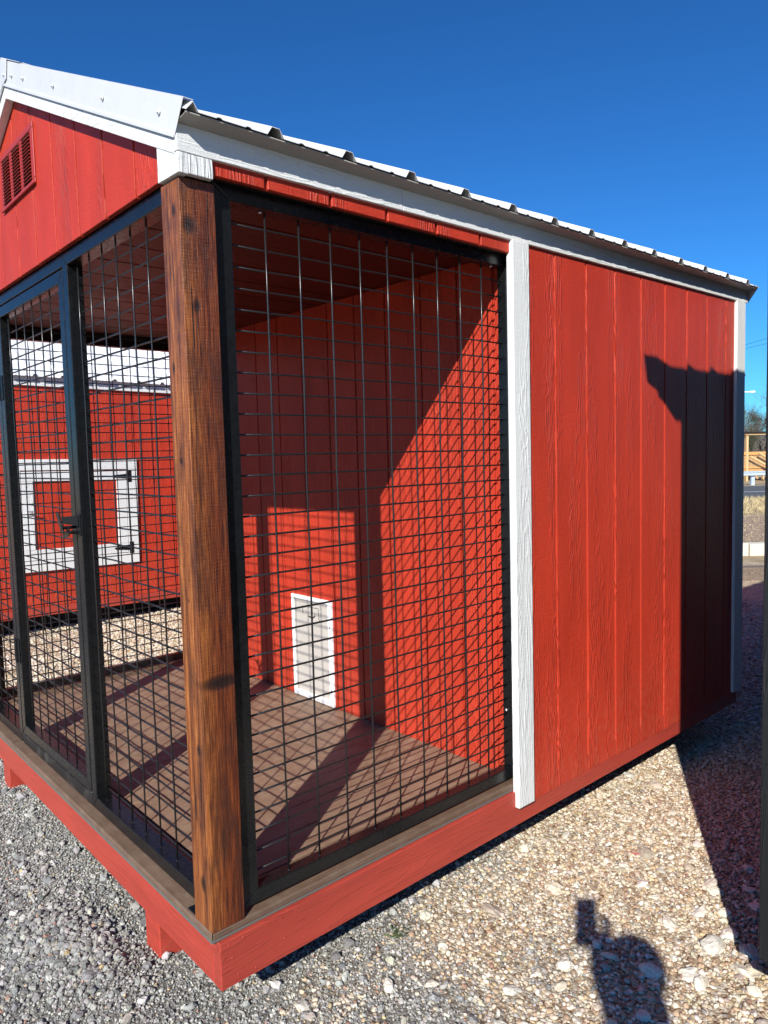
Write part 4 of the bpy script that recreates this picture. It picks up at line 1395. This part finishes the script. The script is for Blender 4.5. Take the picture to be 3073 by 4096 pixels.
# fingers: right hand wraps the phone's lower right edge from behind, thumb on its near face
def finger(ch, rr_, name='finger'):
    skin_mesh(name, ch, [(i, i + 1) for i in range(len(ch) - 1)], rr_, [m_skin], PERS, lambda c_: 0, 2)
for k, (z_, ln_) in enumerate(((50.2, 1.0), (49.3, 1.05), (48.4, 1.0), (47.5, .85))):
    finger([bp_(1.4, 2.1, z_ - .4), bp_(1.0, 2.25, z_), bp_(.45, 1.95, z_ + .1), bp_(.1, 1.5 - .15 * k * 0, z_ + .1), bp_(.02, 1.15 + (1.05 - ln_), z_ + .05)], [.36, .34, .3, .27, .22])
finger([bp_(1.6, 1.5, 47.6), bp_(1.35, .9, 48.4), bp_(1.15, .4, 49.3), bp_(1.05, .1, 50.0)], [.45, .4, .36, .26], 'thumb')
for k in range(4):
    x_ = -9.7; q_ = 17.0 + k * .75
    finger([bs_(q_, x_, 22.6), bs_(q_ - .1, x_ + .1, 21.0), bs_(q_ + .1, x_ + .45, 19.8 - .2 * (k in (1, 2))), bs_(q_ + .3, x_ + .9, 19.1 - .2 * (k in (1, 2)))], [.4, .36, .32, .25])
finger([bs_(16.7, -9.4, 23.6), bs_(16.0, -9.1, 22.3), bs_(15.9, -8.9, 21.2)], [.42, .38, .28], 'thumb')
# face
fc = MB()
F0 = lambda b_, r_, z_: tuple(bs_(b_, r_, z_))
for sgn in (-1, 1):
    fc.ball(F0(15.35, 4.65 + sgn * 1.25, 56.0), .45, 8, 6)
fc.cur = 1
for sgn in (-1, 1):
    fc.ball(F0(14.98, 4.65 + sgn * 1.25, 56.0), .2, 8, 6)
fc.build('eyes', [simple('eye_white', (.8, .78, .75), .3), m_hair], PERS, smooth=True)
fn_ = MB(); fn_.tube([F0(15.2, 4.65, 56.2), F0(14.5, 4.65, 54.9), F0(15.1, 4.65, 54.5)], [.28, .48, .3], 8)
for sgn in (-1, 1): fn_.ball(F0(18.8, 4.7 + sgn * 3.0, 55.6), .9, 8, 6, (.6, .6, 1))
fn_.build('nose_and_ears', m_skin, PERS, smooth=True)
mo = MB(); mo.tube([F0(15.55, 3.7, 53.5), F0(15.2, 4.65, 53.45), F0(15.55, 5.6, 53.5)], [.12, .24, .12], 6)
mo.build('mouth', simple('lips', (.4, .13, .11), .4), PERS, smooth=True)
hr = MB()
hr.ball(F0(19.4, 4.7, 56.9), 3.5, 18, 12, (1.0, 1.0, .9))
hr.ball(F0(20.4, 4.7, 52.4), 3.0, 16, 10, (1, 1, 1.5))
hr.build('hair', m_hair, PERS, smooth=True)
# the phone, its lens just behind the viewpoint
PH = thing('phone', tuple(CAM), 'black phone held upright in the photographer\'s raised hand', 'phone')
ph = MB()
def pp(r_, u_, b_): return tuple(CAM + RT * r_ + UP * u_ - FW * b_)
def pbox(bm__, r0, r1, u0, u1, b0, b1):
    vs = [pp(r, u, b_) for b_ in (b0, b1) for (r, u) in ((r0, u0), (r1, u0), (r1, u1), (r0, u1))]
    bm__.add(vs, [(0, 1, 2, 3), (4, 5, 6, 7), (0, 1, 5, 4), (1, 2, 6, 5), (2, 3, 7, 6), (3, 0, 4, 7)])
pbox(ph, -1.75, .95, -4.6, 1.2, .42, .74)
phb = ph.build('phone_body', m_black, PH, .12, 3)
ph2 = MB(); pbox(ph2, -1.65, .85, -4.5, 1.1, .745, .75); ph2.build('screen', simple('screen_glass', (.01, .01, .012), .1), PH)
ph3 = MB(); ph3.tube([pp(0, 0, .41), pp(0, 0, .3)], .28, 16); ph3.tube([pp(0, -.75, .41), pp(0, -.75, .3)], .28, 16); ph3.build('lens_ring', m_black, PH)
